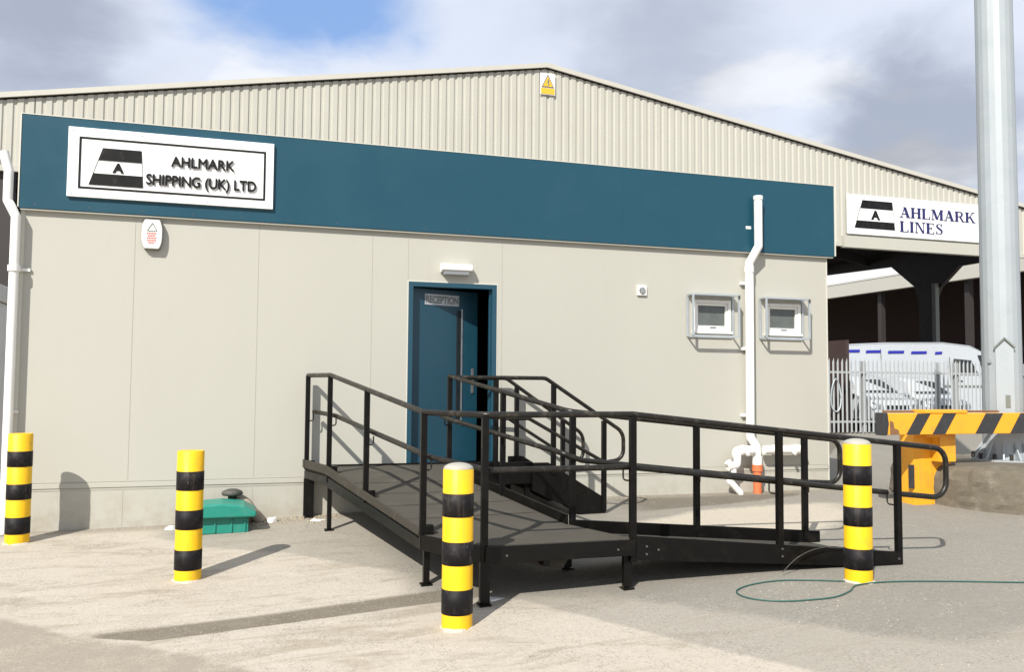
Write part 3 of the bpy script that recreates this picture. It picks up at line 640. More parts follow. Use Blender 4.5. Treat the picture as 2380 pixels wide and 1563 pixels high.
# inner run: I0 - I1 - along lower ramp, end loop
zI = lambda x_: TL+sl*(x_-I1[0])*.98
LE = (5.60, -2.86)
q = MB()
ptsI = [V3(I0, TU)]+rounded([V3(I0, TU), V3(I1, TL), V3(K1, zI(K1[0]))], .10)[1:-1]
ptsI += rounded([V3(I1, TL), V3(LE, zI(LE[0])), V3(LE, zI(LE[0])-.41), V3((5.19, -2.87), zI(5.19)-.43)], .12)[1:]
q.tube(ptsI, rr, 12); q.build('handrail', M['rail'], rp)
Mi = lerp(I0, I1, .5); zMi = (TU+TL)/2
for p_, z0, z1 in ((I0, ZU, TU), (Mi, .46, zMi), ((2.80, -2.92), ZL-.05, TL), ((4.02, -2.895), .20, zI(4.02)), ((5.19, -2.87), .08, zI(5.19))): post(p_[0], p_[1], z0, z1)
rail([V3((2.08, -.98), TU-mid), V3(inn(I0, -.03, -.3), TU-mid-.04), V3(inn(I1, -.06, -.02), TL-mid+.06), V3((2.86, -2.98), TL-mid), V3((5.19, -2.93), zI(5.19)-.43)], rad=.06)
for p_, z_ in ((Mi, zMi-mid), ((2.80, -2.92), TL-mid), ((4.02, -2.895), zI(4.02)-mid), ((5.19, -2.87), zI(5.19)-.43)): hook(p_[0], p_[1], z_, .0, -.06)
hook(I0[0], I0[1], TU-mid, -.06, -.03)
# stairs at the right end of the platform
for i in range(3):
    x0 = 3.13+i*.27; z_ = ZU-.165*(i+1)+.02
    q = MB(); q.box(x0, x0+.28, -.93, -.12, z_-.03, z_); q.build('stair_tread', M['deck'], rp, bevel=.003)
    q = MB(); q.box(x0+.28, x0+.29, -.93, -.12, z_-.045, z_+.002); q.build('tread_nosing', M['galv'] if i == 1 else M['ramp'], rp)
for y_ in (-.99, -.10):
    q = MB(); q.prism([(3.10, y_, ZU+.08), (3.28, y_, ZU+.08), (3.96, y_, .27), (3.96, y_, .11), (3.66, y_, .11), (3.10, y_, .38)], (0, .025, 0)); q.build('stringer', M['ramp'], rp, bevel=.003)
for y_, tx0 in ((-1.0, 2.22), (-.13, 2.60)):
    q = MB()
    if y_ < -.5: top = [(tx0, y_, 1.60), (3.24, y_, 1.60), (4.17, y_, 1.00), (4.17, y_, .70), (3.94, y_, .67)]
    else: top = [(tx0, y_, 1.60), (3.06, y_, 1.60), (4.04, y_, .93), (4.04, y_, .64), (3.90, y_, .62)]
    q.tube(rounded(top, [0, .12, .16, .12, 0]), .022, 12); q.build('handrail', M['rail'], rp)
    q = MB()
    if y_ < -.5: q.tube(rounded([(2.75, y_+.0, 1.16), (3.05, y_, 1.16), (3.94, y_, .67)], .06), .020, 10)
    else: q.tube(rounded([(2.72, y_, 1.15), (3.08, y_, 1.13), (3.90, y_, .62)], .06), .020, 10)
    q.build('handrail', M['rail'], rp)
post(3.34, -.985, .55, 1.53); post(3.94, -.985, .13, 1.13)
post(3.19, -.13, .6, 1.50); post(3.775, -.13, .3, 1.10); post(2.68, -.985, .6, 1.59)
# cable drooping over the end of the ramp
# ------------------------------------------------------------------ bollards
BR = .107
def bollard(label, x_, y_, H, dome):
    z0 = gh(x_, y_)
    r_ = empty('bollard', (x_, y_, z0), label, 'bollard', 'yellow and black bollards guarding the ramp')
    q = MB(); q.lathe([(BR, z0-.03), (BR, z0+H-.006), (BR-.006, z0+H)], x_, y_, 40)
    if not dome: q.disc(BR-.006, z0+H, x_, y_, 40)
    q.build('sleeve', M['yellow'], r_)
    for (f0, f1) in ((.158, .302), (.457, .603), (.761, .915)):
        za, zb = z0+H*(1-f1)+random.uniform(-.004, .004), z0+H*(1-f0)+random.uniform(-.004, .004)
        q = MB(); q.lathe([(BR, za), (BR+.0025, za+.001), (BR+.0025, zb-.001), (BR, zb)], x_, y_, 40); q.build('black_band', M['bblack'], r_)
    if dome:
        q = MB(); q.lathe([((BR-.002)*math.cos(a), z0+H-.002+.042*math.sin(a)) for a in [R(d_) for d_ in (0, 10, 20, 32, 45, 60, 75, 89.5)]], x_, y_, 40); q.build('dome_cap', M['domegrey'], r_)
    q = MB(); n_ = 28
    prof = [(BR+.028+.016*math.sin(3*2*math.pi*j/n_+x_)+.008*math.sin(7*2*math.pi*j/n_)) for j in range(n_)]
    ring0 = [(x_+prof[j]*math.cos(2*math.pi*j/n_), y_+prof[j]*math.sin(2*math.pi*j/n_), gh(x_, y_)-.012) for j in range(n_)]
    ring1 = [(x_+(BR-.01)*math.cos(2*math.pi*j/n_), y_+(BR-.01)*math.sin(2*math.pi*j/n_), gh(x_, y_)+.013) for j in range(n_)]
    q.add(ring0+ring1, [(j, (j+1) % n_, n_+(j+1) % n_, n_+j) for j in range(n_)]); q.build('footing', M['collar'], r_)
bollard('flat topped striped bollard at the left edge beside the white downpipe', -1.963, -.48, 1.046, False)
bollard('flat topped striped bollard standing alone in front of the teal box', -.336, -2.22, 1.06, False)
bollard('nearest striped bollard with pale domed cap at the landing corner of the ramp', 1.50, -4.05, 1.085, True)
bollard('striped bollard with pale domed cap by the ramp\'s low end and the green cable', 4.74, -4.165, 1.078, True)

# ------------------------------------------------------------------ teal box and things by the wall
gb = empty('grit_box', (-.15, -.45, .02), 'low teal plastic box with overhanging lid behind the second bollard', 'box')
z0 = gh(-.1, -.4)
q = MB(); q.box(-.46, .165, -.60, -.25, z0-.01, z0+.15)
for X_ in (-.33, -.17, -.01, .12): q.box(X_, X_+.02, -.612, -.60, z0, z0+.15)
q.build('body', M['teal'], gb, bevel=.01)
q = MB()
prof = [(-.53, z0+.155), (.235, z0+.155), (.245, z0+.20), (.12, z0+.275), (-.10, z0+.30), (-.38, z0+.285), (-.53, z0+.21)]
q.prism([(x_, -.68, z_) for x_, z_ in prof], (0, .47, 0)); q.build('lid', M['teal'], gb, bevel=.02, seg=3)
mv = empty('vent_cowl', (0, -.13, .03), 'dark mushroom shaped vent cowl rising behind the teal box', 'vent')
q = MB(); q.lathe([(.0, z0+.385), (.05, z0+.383), (.10, z0+.362), (.112, z0+.335), (.10, z0+.318), (.06, z0+.312), (.045, z0+.31), (.045, z0+.20)], 0, -.13, 24); q.build('cowl', M['dkplastic'], mv)
q = MB(); q.tube(rounded([(.02, -.13, z0), (.02, -.13, z0+.24), (.14, -.12, z0+.22), (.30, -.13, z0+.02)], .08), .06, 12); q.build('stub_pipe', M['brown'], mv)
def stones(n_, fx, fy, r0, r1, z_off=0):
    q = MB()
    for _ in range(n_):
        x_, y_ = fx(), fy(); r_ = r0+(r1-r0)*random.random()**2; zb = gh(x_, y_)
        a0 = random.random()*6.28; vs = []; 
        for lv, (rr_, hh) in enumerate(((1, 0), (.8, .75), (.3, 1.1))):
            for j in range(5): a = a0+j*1.257+lv*.3; k = r_*rr_*random.uniform(.75, 1.2); vs.append((x_+k*math.cos(a), y_+k*math.sin(a), zb-.004+r_*hh*.8))
        fs = [(l*5+j, l*5+(j+1) % 5, (l+1)*5+(j+1) % 5, (l+1)*5+j) for l in (0, 1) for j in range(5)]+[(10, 11, 12, 13, 14)]
        q.add(vs, fs)
    return q
U = random.uniform
tag(stones(420, lambda: .2+U(0, 1)**.9*.95, lambda: -.02-abs(random.gauss(0, .17)), .005, .022).build('rubble', M['brown']), 'loose stone rubble scattered along the foot of the wall beside the teal box', 'rubble', kind='stuff')
tag(stones(700, lambda: U(-2.0, 7.4), lambda: -.02-abs(random.gauss(0, .10)), .003, .012).build('grit', M['brown']), 'fine grit lying along the foot of the cabin wall', 'grit', kind='stuff')
tag(stones(900, lambda: random.gauss(.5, 2.2), lambda: random.gauss(-4.6, 1.1), .002, .0075).build('pebbles', M['brown']), 'tiny pebbles scattered over the yard surface', 'pebbles', kind='stuff')
tag(stones(500, lambda: random.gauss(4.6, 1.5), lambda: random.gauss(-4.6, .7), .002, .0075).build('pebbles', M['collar']), 'pale chippings scattered over the asphalt near the cable', 'pebbles', kind='stuff')
def scrap(name, label, cat, pts, m, h_=.02):
    zb = gh(pts[0][0], pts[0][1]); q = MB(); n_ = len(pts); cx0 = sum(p_[0] for p_ in pts)/n_; cy0 = sum(p_[1] for p_ in pts)/n_
    vs = [(x_, y_, zb+.002) for x_, y_ in pts]+[(cx0+(x_-cx0)*.8, cy0+(y_-cy0)*.8, zb+h_*U(.5, 1.2)) for x_, y_ in pts]
    q.add(vs, [(j, (j+1) % n_, n_+(j+1) % n_, n_+j) for j in range(n_)]+[tuple(range(n_, 2*n_))]); return tag(q.build(name, m), label, cat)
scrap('paper_scrap', 'white scrap of sheeting lying under the top corner of the ramp', 'litter', [(.80, -.30), (.90, -.34), (1.0, -.27), (.93, -.20), (.83, -.21)], M['signwhite'], .015)
scrap('paper_scrap', 'crumpled white lump lying against the wall right of the teal box', 'litter', [(.36, -.22), (.42, -.25), (.47, -.20), (.44, -.13), (.38, -.14)], M['signwhite'], .05)
scrap('paper_scrap', 'white scrap by the wall just left of the bollard in front of the teal box', 'litter', [(-.66, -.24), (-.58, -.28), (-.5, -.22), (-.55, -.12), (-.63, -.14)], M['signwhite'], .04)
scrap('paper_scrap', 'white triangular scrap beside the front leg of the landing', 'litter', [(1.87, -3.62), (2.02, -3.56), (1.88, -3.48)], M['signwhite'], .01)
# cable on the ground
cb = [(7.8, -5.05), (6.9, -4.82), (6.0, -4.58), (5.4, -4.40), (4.95, -4.30), (4.62, -4.30), (4.45, -4.42), (4.25, -4.50), (4.02, -4.48), (3.84, -4.42), (3.70, -4.30), (3.66, -4.16), (3.72, -4.05), (3.90, -3.98), (4.15, -3.98), (4.40, -4.08), (4.6, -4.18)]
def cat_rom(P, n_=6):
    out = []; P = [Vector(p_) for p_ in P]; P = [2*P[0]-P[1]]+P+[2*P[-1]-P[-2]]
    for i in range(1, len(P)-2):
        for k in range(n_):
            t_ = k/n_; a, b_, c, d_ = P[i-1], P[i], P[i+1], P[i+2]
            out.append(.5*((2*b_)+(c-a)*t_+(2*a-5*b_+4*c-d_)*t_*t_+(3*b_-a-3*c+d_)*t_**3))
    return out+[P[-2]]
def cable(name, pts, r_, label, m):
    P = cat_rom([(x_, y_, 0) for x_, y_ in pts]); q = MB(); q.tube([(p_.x, p_.y, gh(p_.x, p_.y)+r_*1.0+.002) for p_ in P], r_, 7); return tag(q.build(name, m), label, 'cable')
cable('cable', cb, .0055, 'long green cable lying looped on the asphalt in front of the right bollard', M['cable'])
P = cat_rom([(4.25, -3.86, .03), (4.42, -3.84, .14), (4.62, -3.84, .20), (4.85, -3.84, .19), (5.1, -3.86, .06)])
q = MB(); q.tube(P, .004, 6); tag(q.build('cable', M['dkplastic']), 'thin dark wire curling against the side of the lower ramp', 'cable')

# ------------------------------------------------------------------ mast on its concrete base
from mathutils import noise as mn
cbs = MB(); CXp, CYp = 9.49, -1.12
n_ = 140; ZT = .585
def mr(j, k): return 1+.018*math.sin(5*j*.131+k)+.010*math.sin(11*j*.131+2*k)
rings = []
for k, (rad, z_) in enumerate(((1.31, -.02), (1.31, .06), (1.30, .12), (1.30, .18), (1.29, .24), (1.29, .30), (1.28, .36), (1.28, .42), (1.27, .48), (1.245, .54), (1.19, .575), (1.08, .588), (.9, .592), (.6, .597), (.3, .60))):
    ring = []
    for j in range(n_):
        a = 2*math.pi*j/n_; c, s_ = math.cos(a), math.sin(a); P_ = Vector((c*1.3, s_*1.3, z_))
        dd = .035*mn.noise(P_*3)+.022*mn.noise(P_*9)+.012*mn.noise(P_*25)
        if .44 < z_ < .58: dd -= .05*max(0, mn.noise(P_*5+Vector((3, 1, 2))))
        sq = 1+.035*abs(math.sin(2*a))**2
        r0_ = (rad*sq+(dd if rad > 1 else 0)); ring.append((CXp+r0_*c, CYp+r0_*s_, z_+(.5*dd if .4 < z_ < .59 else 0)))
    rings.append(ring)
cbs.add([v for r_ in rings for v in r_], [(i*n_+j, i*n_+(j+1) % n_, (i+1)*n_+(j+1) % n_, (i+1)*n_+j) for i in range(len(rings)-1) for j in range(n_)]+[tuple((len(rings)-1)*n_+j for j in range(n_))], False)
tag(cbs.build('concrete_base', M['conc']), 'round weathered concrete base under the tall grey mast', 'concrete base')
pm = empty('light_mast', (CXp, CYp, ZT), 'tall grey galvanised mast with a small access door rising out of the picture', 'mast')
q = MB(); q.lathe([(.250, ZT+.03), (.240, ZT+.30), (.236, ZT+.6), (.226, 6), (.205, 16)], CXp, CYp, 20, smooth=False, a0=.1); q.build('shaft', M['pole'], pm)
q = MB(); q.lathe([(.40, ZT-.01), (.40, ZT+.035), (.24, ZT+.037)], CXp, CYp, 16, smooth=False, a0=.1); q.build('base_flange', M['pole'], pm)
for j in range(12):
    a = 2*math.pi*j/12+.2; c, s_ = math.cos(a), math.sin(a)
    MB().prism([(CXp+.24*c, CYp+.24*s_, ZT+.26), (CXp+.38*c, CYp+.38*s_, ZT+.04), (CXp+.24*c, CYp+.24*s_, ZT+.04)], (-.018*s_, .018*c, 0)).build('gusset', M['pole'], pm)
for j in range(12):
    a = 2*math.pi*(j+.5)/12+.2; c, s_ = math.cos(a), math.sin(a); MB().tube([(CXp+.36*c, CYp+.36*s_, ZT+.03), (CXp+.36*c, CYp+.36*s_, ZT+.11)], .024, 6).build('anchor_bolt', M['steel'], pm)
vd = (Vector((0, -10, 0))-Vector((CXp, CYp, 0))).normalized(); vs_ = vd.cross(Vector((0, 0, 1)))*-1
vd = (Matrix.Rotation(.14, 3, 'Z') @ vd); vs_ = Vector((0, 0, 1)).cross(vd)
def ppt(u, v, z_): return Vector((CXp, CYp, z_))+vd*v+vs_*u
def pplate(poly, v0, th_): q = MB(); q.prism([ppt(u, v0, z_) for u, z_ in poly], vd*th_); return q
pplate([(-.105, .98), (.105, .98), (.105, 2.04), (.0, 2.15), (-.105, 2.04)], .205, .035).build('access_door', M['pole'], pm, bevel=.004)
q = MB(); q.bar(ppt(-.12, .25, 2.04), ppt(.005, .25, 2.17), .03, .018); q.bar(ppt(.12, .25, 2.04), ppt(-.005, .25, 2.17), .03, .018); q.build('door_hood', M['sgrey'], pm)
pplate([(-.0, 1.28), (.055, 1.28), (.055, 1.44), (-.0, 1.44)], .241, .006).build('id_plate', M['sgrey'], pm)
q = MB(); q.box(CXp-.255, CXp-.225, CYp-.06, CYp-.02, 1.85, 1.9); q.build('lug', M['pole'], pm)

# ------------------------------------------------------------------ yellow and black barrier
br = empty('height_barrier', (8.1, -1.3, .1), 'yellow barrier post carrying a horizontal black and yellow striped arm in front of the mast', 'barrier')
z0 = gh(8.1, -1.2)
q = MB(); q.box(7.88, 8.15, -1.32, -1.08, z0-.02, .98); q.build('post', M['byellow'], br, bevel=.006)
q = MB(); q.prism([(8.152, -1.30, z0-.02), (8.46, -1.30, z0-.02), (8.46, -1.30, .88), (8.38, -1.30, .97), (8.152, -1.30, .97)], (0, .20, 0)); q.build('channel', M['byellow'], br, bevel=.006)
q = MB(); q.prism([(7.95, -1.45, 1.245), (8.25, -1.45, 1.245), (8.38, -1.45, 1.16), (8.38, -1.45, .63), (8.14, -1.45, .63), (8.14, -1.45, .93), (7.95, -1.45, .93)], (0, -.012, 0)) ; q.prism([(8.14, -1.44, .63), (8.38, -1.44, .63), (8.38, -1.44, 1.24), (8.14, -1.44, 1.24)], (0, .18, 0)); q.build('saddle_bracket', M['byellow'], br, bevel=.005)
BY0, BY1, BZ0, BZ1 = -1.475, -1.36, .985, 1.235
BY0 = -1.60; BY1 = -1.47
arm = MB(); arm.box(7.27, 12.5, BY0, BY1, .972, 1.222); armo = arm.build('arm', M['byellow'], br, bevel=.006)
sl_ = .17; X_ = 7.52; wd = .19
k = 0
while X_ < 12.2:
    q = MB(); w1 = wd if k < 2 else .27
    q.prism([(X_, BY0-.001, .973), (X_+w1, BY0-.001, .973), (X_+w1+sl_, BY0-.001, 1.221), (X_+sl_, BY0-.001, 1.221)], (0, -.002, 0)); q.build('stripe', M['bdark'], armo)
    X_ += w1+(.19 if k < 1 else (.45 if k == 1 else .27)); k += 1
q = MB(); q.prism([(7.20, BY0-.004, .965), (7.25, BY0-.004, .965), (7.28, BY0-.004, 1.10), (7.26, BY0-.004, 1.23), (7.20, BY0-.004, 1.23)], (0, .15, 0)); q.build('end_cap', M['bdark'], br, bevel=.01)
MB().prism([(7.29, BY0-.001, .973), (7.43, BY0-.001, .973), (7.41, BY0-.001, 1.03), (7.35, BY0-.001, 1.05), (7.34, BY0-.001, 1.12), (7.29, BY0-.001, 1.14)], (0, -.002, 0)).build('worn_patch', M['rust'], armo)
for xa, xb in ((7.38, 7.795), (8.425, 9.1)): MB().box(xa, xb, BY1+.04, BY1+.10, 1.225, 1.25).build('back_rail', M['rust'], br, bevel=.004)
q = MB(); q.box(7.8, 8.42, BY0-.01, BY1+.1, 1.224, 1.262); q.build('top_plate', M['byellow'], br, bevel=.004)
q = MB(); q.box(7.82, 7.875, -1.33, -1.29, z0+.2, z0+.48); q.build('latch', M['bdark'], br)

# ------------------------------------------------------------------ big shed behind
YS = 13.5
sh = empty('industrial_shed', (8.44, YS, 0), 'large open shed with pale ribbed cladding gable rising behind the cabin', 'shed')
RX, RZ = 8.44, 10.77; SL, SR = .172, .163
XL, XR = -16.0, 28.6
roofz = lambda x_: RZ-(SL*(RX-x_) if x_ < RX else SR*(x_-RX))
def clad(x0, x1, zb, y, zt=None):     # trapezoidal profiled sheet
    q = MB(); pitch = .23; n0 = int(round((x1-x0)/pitch)); prof = []
    for i in range(n0):
        xx = x0+i*pitch
        prof += [(xx, 0), (xx+.125, 0), (xx+.155, .032), (xx+.20, .032)]
    prof.append((x0+n0*pitch, 0)); vs = []
    for xx, dy in prof:
        vs += [(xx, y+dy, zb), (xx, y+dy, (roofz(xx)-.05) if zt is None else zt)]
    q.add(vs, [(2*i, 2*i+2, 2*i+3, 2*i+1) for i in range(len(prof)-1)]); return q
clad(XL, -4.8, 6.72, YS).build('gable_cladding', M['clad'], sh)
clad(-4.8, XR-.2, 6.22, YS).build('gable_cladding', M['clad'], sh)
for xa, xb, ya, za, zb in ((XL, -4.8, .05, 6.58, 6.72), (-4.8, 18.6, .05, 6.08, 6.22), (18.62, 25.15, .14, 6.04, 6.42), (25.17, XR, .05, 6.08, 6.22)):
    MB().box(xa, xb, YS-ya, YS+.08, za, zb).build('drip_flashing', M['clad'], sh)
for (x0, x1) in ((XL, RX), (RX, XR)):
    q = MB(); q.prism([(x0, YS-.10, roofz(x0)-.02), (x1, YS-.10, roofz(x1)-.02), (x1, YS-.10, roofz(x1)+.11), (x0, YS-.10, roofz(x0)+.11)], (0, .06, 0)); q.build('verge_flashing', M['trim'], sh)
for (x0, x1) in ((XL, RX), (RX, XR+.3)):
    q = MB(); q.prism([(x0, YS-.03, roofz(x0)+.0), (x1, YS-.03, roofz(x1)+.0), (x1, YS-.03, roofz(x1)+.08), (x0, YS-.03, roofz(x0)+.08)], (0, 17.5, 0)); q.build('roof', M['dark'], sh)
MB().box(17.6, 17.72, 12.1, 15.6, .1, 2.95).build('dark_screen', M['brick'], sh)  # added screen, first placed to shade the van, stands for an unclear shape
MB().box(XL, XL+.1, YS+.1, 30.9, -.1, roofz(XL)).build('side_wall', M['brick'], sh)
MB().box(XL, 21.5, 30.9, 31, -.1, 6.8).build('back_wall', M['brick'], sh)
q = MB(); q.prism([(28.05, YS+.2, 6.55), (28.05, 18.2, 6.5), (28.05, 19.3, 5.7), (28.05, 19.6, 5.1), (28.05, 19.6, .1), (28.05, 20.45, .1), (28.05, 20.45, 5.2), (28.05, 20.7, 5.9), (28.05, 22.1, 6.95), (28.05, 31, 7.25), (28.05, 31, 7.5), (28.05, YS+.2, 7.5)], (.18, 0, 0)); q.build('side_frame', M['steel'], sh)
MB().box(27.85, 28.04, 19.3, 19.5, .1, 5.9).build('drain_pipe', M['sgrey'], sh)
for X_ in (-10, -5.4, 15.0): MB().box(X_-.15, X_+.15, YS+.12, YS+.42, -.1, roofz(X_)-.1).build('column', M['steel'], sh)
for Y_ in (16.5, 20, 23.5, 27):
    q = MB(); q.prism([(XL, Y_, roofz(XL)-.4), (RX, Y_, roofz(RX)-.4), (28.0, Y_, roofz(28)-.4), (28.0, Y_, roofz(28)-.02), (RX, Y_, roofz(RX)-.02), (XL, Y_, roofz(XL)-.02)], (0, .15, 0)); q.build('rafter', M['steel'], sh)
# warning sign near the ridge
WSX, WSZ = 8.46, 10.31
ws = empty('warning_sign', (WSX, YS-.05, WSZ-.3), 'small white and yellow electrical warning sign under the ridge of the shed gable', 'sign')
q = MB(); q.box(WSX-.23, WSX+.23, YS-.05, YS-.02, WSZ-.36, WSZ+.27); q.build('board', M['signwhite'], ws)
y_ = YS-.055
q = MB(); q.prism([(WSX-.20, y_, WSZ-.15), (WSX+.20, y_, WSZ-.15), (WSX, y_, WSZ+.25)], (0, -.006, 0)); q.build('triangle_border', M['sgrey'], ws)
q = MB(); q.prism([(WSX-.155, y_-.008, WSZ-.12), (WSX+.155, y_-.008, WSZ-.12), (WSX, y_-.008, WSZ+.18)], (0, -.004, 0)); q.build('yellow_triangle', M['wyellow'], ws)
MB().box(WSX-.21, WSX+.21, y_-.006, y_, WSZ-.34, WSZ-.17).build('yellow_panel', M['wyellow'], ws)
q = MB(); q.prism([(WSX+.02, y_-.014, WSZ+.12), (WSX+.045, y_-.014, WSZ+.03), (WSX+.02, y_-.014, WSZ+.02), (WSX+.045, y_-.014, WSZ-.05), (WSX-.01, y_-.014, WSZ-.11), (WSX+.005, y_-.014, WSZ-.02), (WSX-.03, y_-.014, WSZ-.01)], (0, -.004, 0)); q.build('bolt_mark', M['sgrey'], ws)

# sign on the shed: AHLMARK LINES in slab serif letters drawn from strokes
s2 = empty('shipping_line_sign', (18.8, YS-.1, 6.5), 'long white sign reading AHLMARK LINES in navy serif letters on the shed gable', 'sign')
LX0, LX1, LZ0, LZ1, LY = 18.78, 24.22, 6.50, 7.80, YS-.06
q = MB(); q.box(LX0, LX1, LY-.03, LY, LZ0, LZ1); q.build('board', M['signwhite'], s2)
q = MB(); q.box(LX0-.02, LX1+.02, LY-.03, LY+.03, LZ0-.03, LZ0-.002); q.build('bottom_edge', M['sgrey'], s2)
ly = LY-.03
def X2(u, v, ox=19.05, w_=1.60): return ox+w_*(.20*v+u*(1-.20*v-.06*v))
oz, hh = 6.70, .93
for (v0, v1) in ((0, .27), (.71, 1.0)):
    q = MB(); q.prism([(X2(0, v0), ly, oz+hh*v0), (X2(1, v0), ly, oz+hh*v0), (X2(1, v1), ly, oz+hh*v1), (X2(0, v1), ly, oz+hh*v1)], (0, -.01, 0)); q.build('emblem_band', M['black'], s2)
q = MB()
for u in (0, 1): q.bar((X2(u, .27), ly-.005, oz+hh*.27), (X2(u, .71), ly-.005, oz+hh*.71), .008, .02)
q.build('emblem_outline', M['sgrey'], s2)
text_mesh('emblem_letter', 'A', .40, M['black'], s2, (19.88, ly-.006, 7.02), depth=.01, bold=.02, sx=1.1)
TK, TN, SH = .21, .085, .075
def serif_letter(ch):
    st = []; v = lambda x_, w_=TK: st.append(('q', [(x_-w_/2, 0), (x_+w_/2, 0), (x_+w_/2, 1), (x_-w_/2, 1)]))
    sf = lambda x_, z_, w_=.32: st.append(('q', [(x_-w_/2, z_), (x_+w_/2, z_), (x_+w_/2, z_+SH), (x_-w_/2, z_+SH)]))
    dg = lambda a, b_, w_: st.append(('q', [(a[0]-w_/2, a[1]), (a[0]+w_/2, a[1]), (b_[0]+w_/2, b_[1]), (b_[0]-w_/2, b_[1])]))
    hb = lambda x0, x1, z_, h_=TN: st.append(('q', [(x0, z_), (x1, z_), (x1, z_+h_), (x0, z_+h_)]))
    path = lambda P, W_: st.append(('p', P, W_))
    if ch == 'A': dg((.14, 0), (.43, 1), .06); dg((.72, 0), (.43, 1), TK+.02); hb(.22, .60, .30); sf(.14, 0, .28); sf(.72, 0, .34); w_ = .92
    elif ch == 'H': v(.18); v(.70); hb(.18, .70, .47); [sf(x_, z_) for x_ in (.18, .70) for z_ in (0, 1-SH)]; w_ = .92
    elif ch == 'L': v(.18); sf(.18, 0); sf(.18, 1-SH); hb(.18, .68, 0, .06); st.append(('q', [(.60, 0), (.70, 0), (.70, .30), (.66, .30)])); w_ = .80
    elif ch == 'M': v(.14, .06); v(.86); dg((.50, .05), (.19, 1), TK); dg((.50, .05), (.82, 1), .07); sf(.14, 0, .26); sf(.86, 0); sf(.13, 1-SH, .26); sf(.88, 1-SH, .26); w_ = 1.08
    elif ch == 'R': v(.18); sf(.18, 0); sf(.18, 1-SH); path([(.2, .97), (.45, .97), (.60, .90), (.64, .75), (.60, .60), (.45, .52), (.2, .51)], [.06, .07, .13, .16, .13, .07, .06]); dg((.72, 0), (.45, .52), .16); sf(.76, 0, .22); w_ = .90
    elif ch == 'K': v(.18); sf(.18, 0); sf(.18, 1-SH); dg((.24, .36), (.70, 1), .07); dg((.74, 0), (.42, .60), .17); sf(.70, 1-SH, .28); sf(.76, 0, .28); w_ = .92
    elif ch == 'I': v(.18); sf(.18, 0); sf(.18, 1-SH); w_ = .42
    elif ch == 'N': v(.14, .06); v(.74, .06); dg((.71, .0), (.18, 1), .17); sf(.14, 0, .26); sf(.13, 1-SH, .26); sf(.74, 1-SH, .26); w_ = .92
    elif ch == 'E': v(.18); sf(.18, 0); sf(.18, 1-SH); hb(.18, .66, 0, .06); hb(.18, .64, .94, .06); hb(.18, .50, .48); st.append(('q', [(.60, 0), (.68, 0), (.68, .28), (.64, .28)])); st.append(('q', [(.62, .76), (.65, .76), (.65, 1), (.59, 1)])); st.append(('q', [(.46, .38), (.50, .38), (.50, .64), (.46, .64)])); w_ = .74
    elif ch == 'S': path([(.58, .80), (.50, .94), (.34, .97), (.20, .90), (.17, .75), (.28, .60), (.46, .48), (.58, .34), (.56, .15), (.42, .03), (.25, .04), (.14, .20)], [.05, .06, .06, .10, .15, .17, .18, .16, .12, .07, .06, .05]); st.append(('q', [(.56, .68), (.60, .68), (.60, 1), (.56, 1)])); st.append(('q', [(.10, 0), (.14, 0), (.14, .32), (.10, .32)])); w_ = .74
    return st, w_
def serif_word(word, x0, z0, hgt, sx_, y):
    xx = x0
    for ch in word:
        st, w_ = serif_letter(ch); q = MB(); kk = 0
        for s_ in st:
            if s_[0] == 'q': q.prism([(xx+p_[0]*hgt*sx_, y-kk, z0+p_[1]*hgt) for p_ in s_[1]], (0, -.012, 0)); kk += .0006
            else:
                P, Wd = s_[1], s_[2]
                for i in range(len(P)-1):
                    a = Vector((P[i][0], P[i][1])); b_ = Vector((P[i+1][0], P[i+1][1]))
                    da = (Vector(P[min(i+1, len(P)-1)])-Vector(P[max(i-1, 0)])).normalized(); db = (Vector(P[min(i+2, len(P)-1)])-Vector(P[i])).normalized()
                    na, nb_ = Vector((-da.y, da.x))*Wd[i]/2, Vector((-db.y, db.x))*Wd[i+1]/2
                    q.prism([(xx+c.x*hgt*sx_, y-kk, z0+c.y*hgt) for c in (a-na, b_-nb_, b_+nb_, a+na)], (0, -.012, 0))
                kk += .0006
        q.build('letter', M['navy'], s2); xx += w_*hgt*sx_
serif_word('AHLMARK', 20.84, 7.155, .355, 1.385, ly)
serif_word('LINES', 20.84, 6.67, .365, 1.37, ly)

# ------------------------------------------------------------------ palisade fence under the shed gable
YF = 11.6
fe = empty('palisade_fence', (16.6, YF, .15), 'grey steel palisade fence with pointed pales in front of the parked vehicles', 'fence')
q = MB(); X_ = 16.45
while X_ < 27.0:
    w_ = .068; z_ = .19; zt = 2.25
    vs = [(X_-w_/2, YF, z_), (X_-w_/5, YF-.022, z_), (X_+w_/5, YF-.022, z_), (X_+w_/2, YF, z_), (X_-w_/2, YF, zt), (X_-w_/5, YF-.022, zt+.04), (X_+w_/5, YF-.022, zt+.04), (X_+w_/2, YF, zt), (X_, YF-.02, zt+.13)]
    q.add(vs, [(0, 1, 5, 4), (1, 2, 6, 5), (2, 3, 7, 6), (4, 5, 8), (5, 6, 8), (6, 7, 8)]); X_ += .155
q.build('pale', M['fence'], fe)
for z_ in (.50, 1.96):
    q = MB(); q.box(16.4, 27.0, YF+.005, YF+.05, z_-.03, z_+.03); q.build('rail', M['fence'], fe)
for X_ in (17.9, 20.65, 21.35, 24.1, 26.8):
    q = MB(); q.box(X_-.06, X_+.06, YF+.055, YF+.16, .1, 2.3); q.build('post', M['fence'], fe)
q = MB(); q.tube([(18.12+.09*math.cos(a), YF-.04, .98+.10*math.sin(a)) for a in [2*math.pi*j/14 for j in range(14)]], .02, 6, closed=True); q.build('lock_ring', M['galv'], fe)
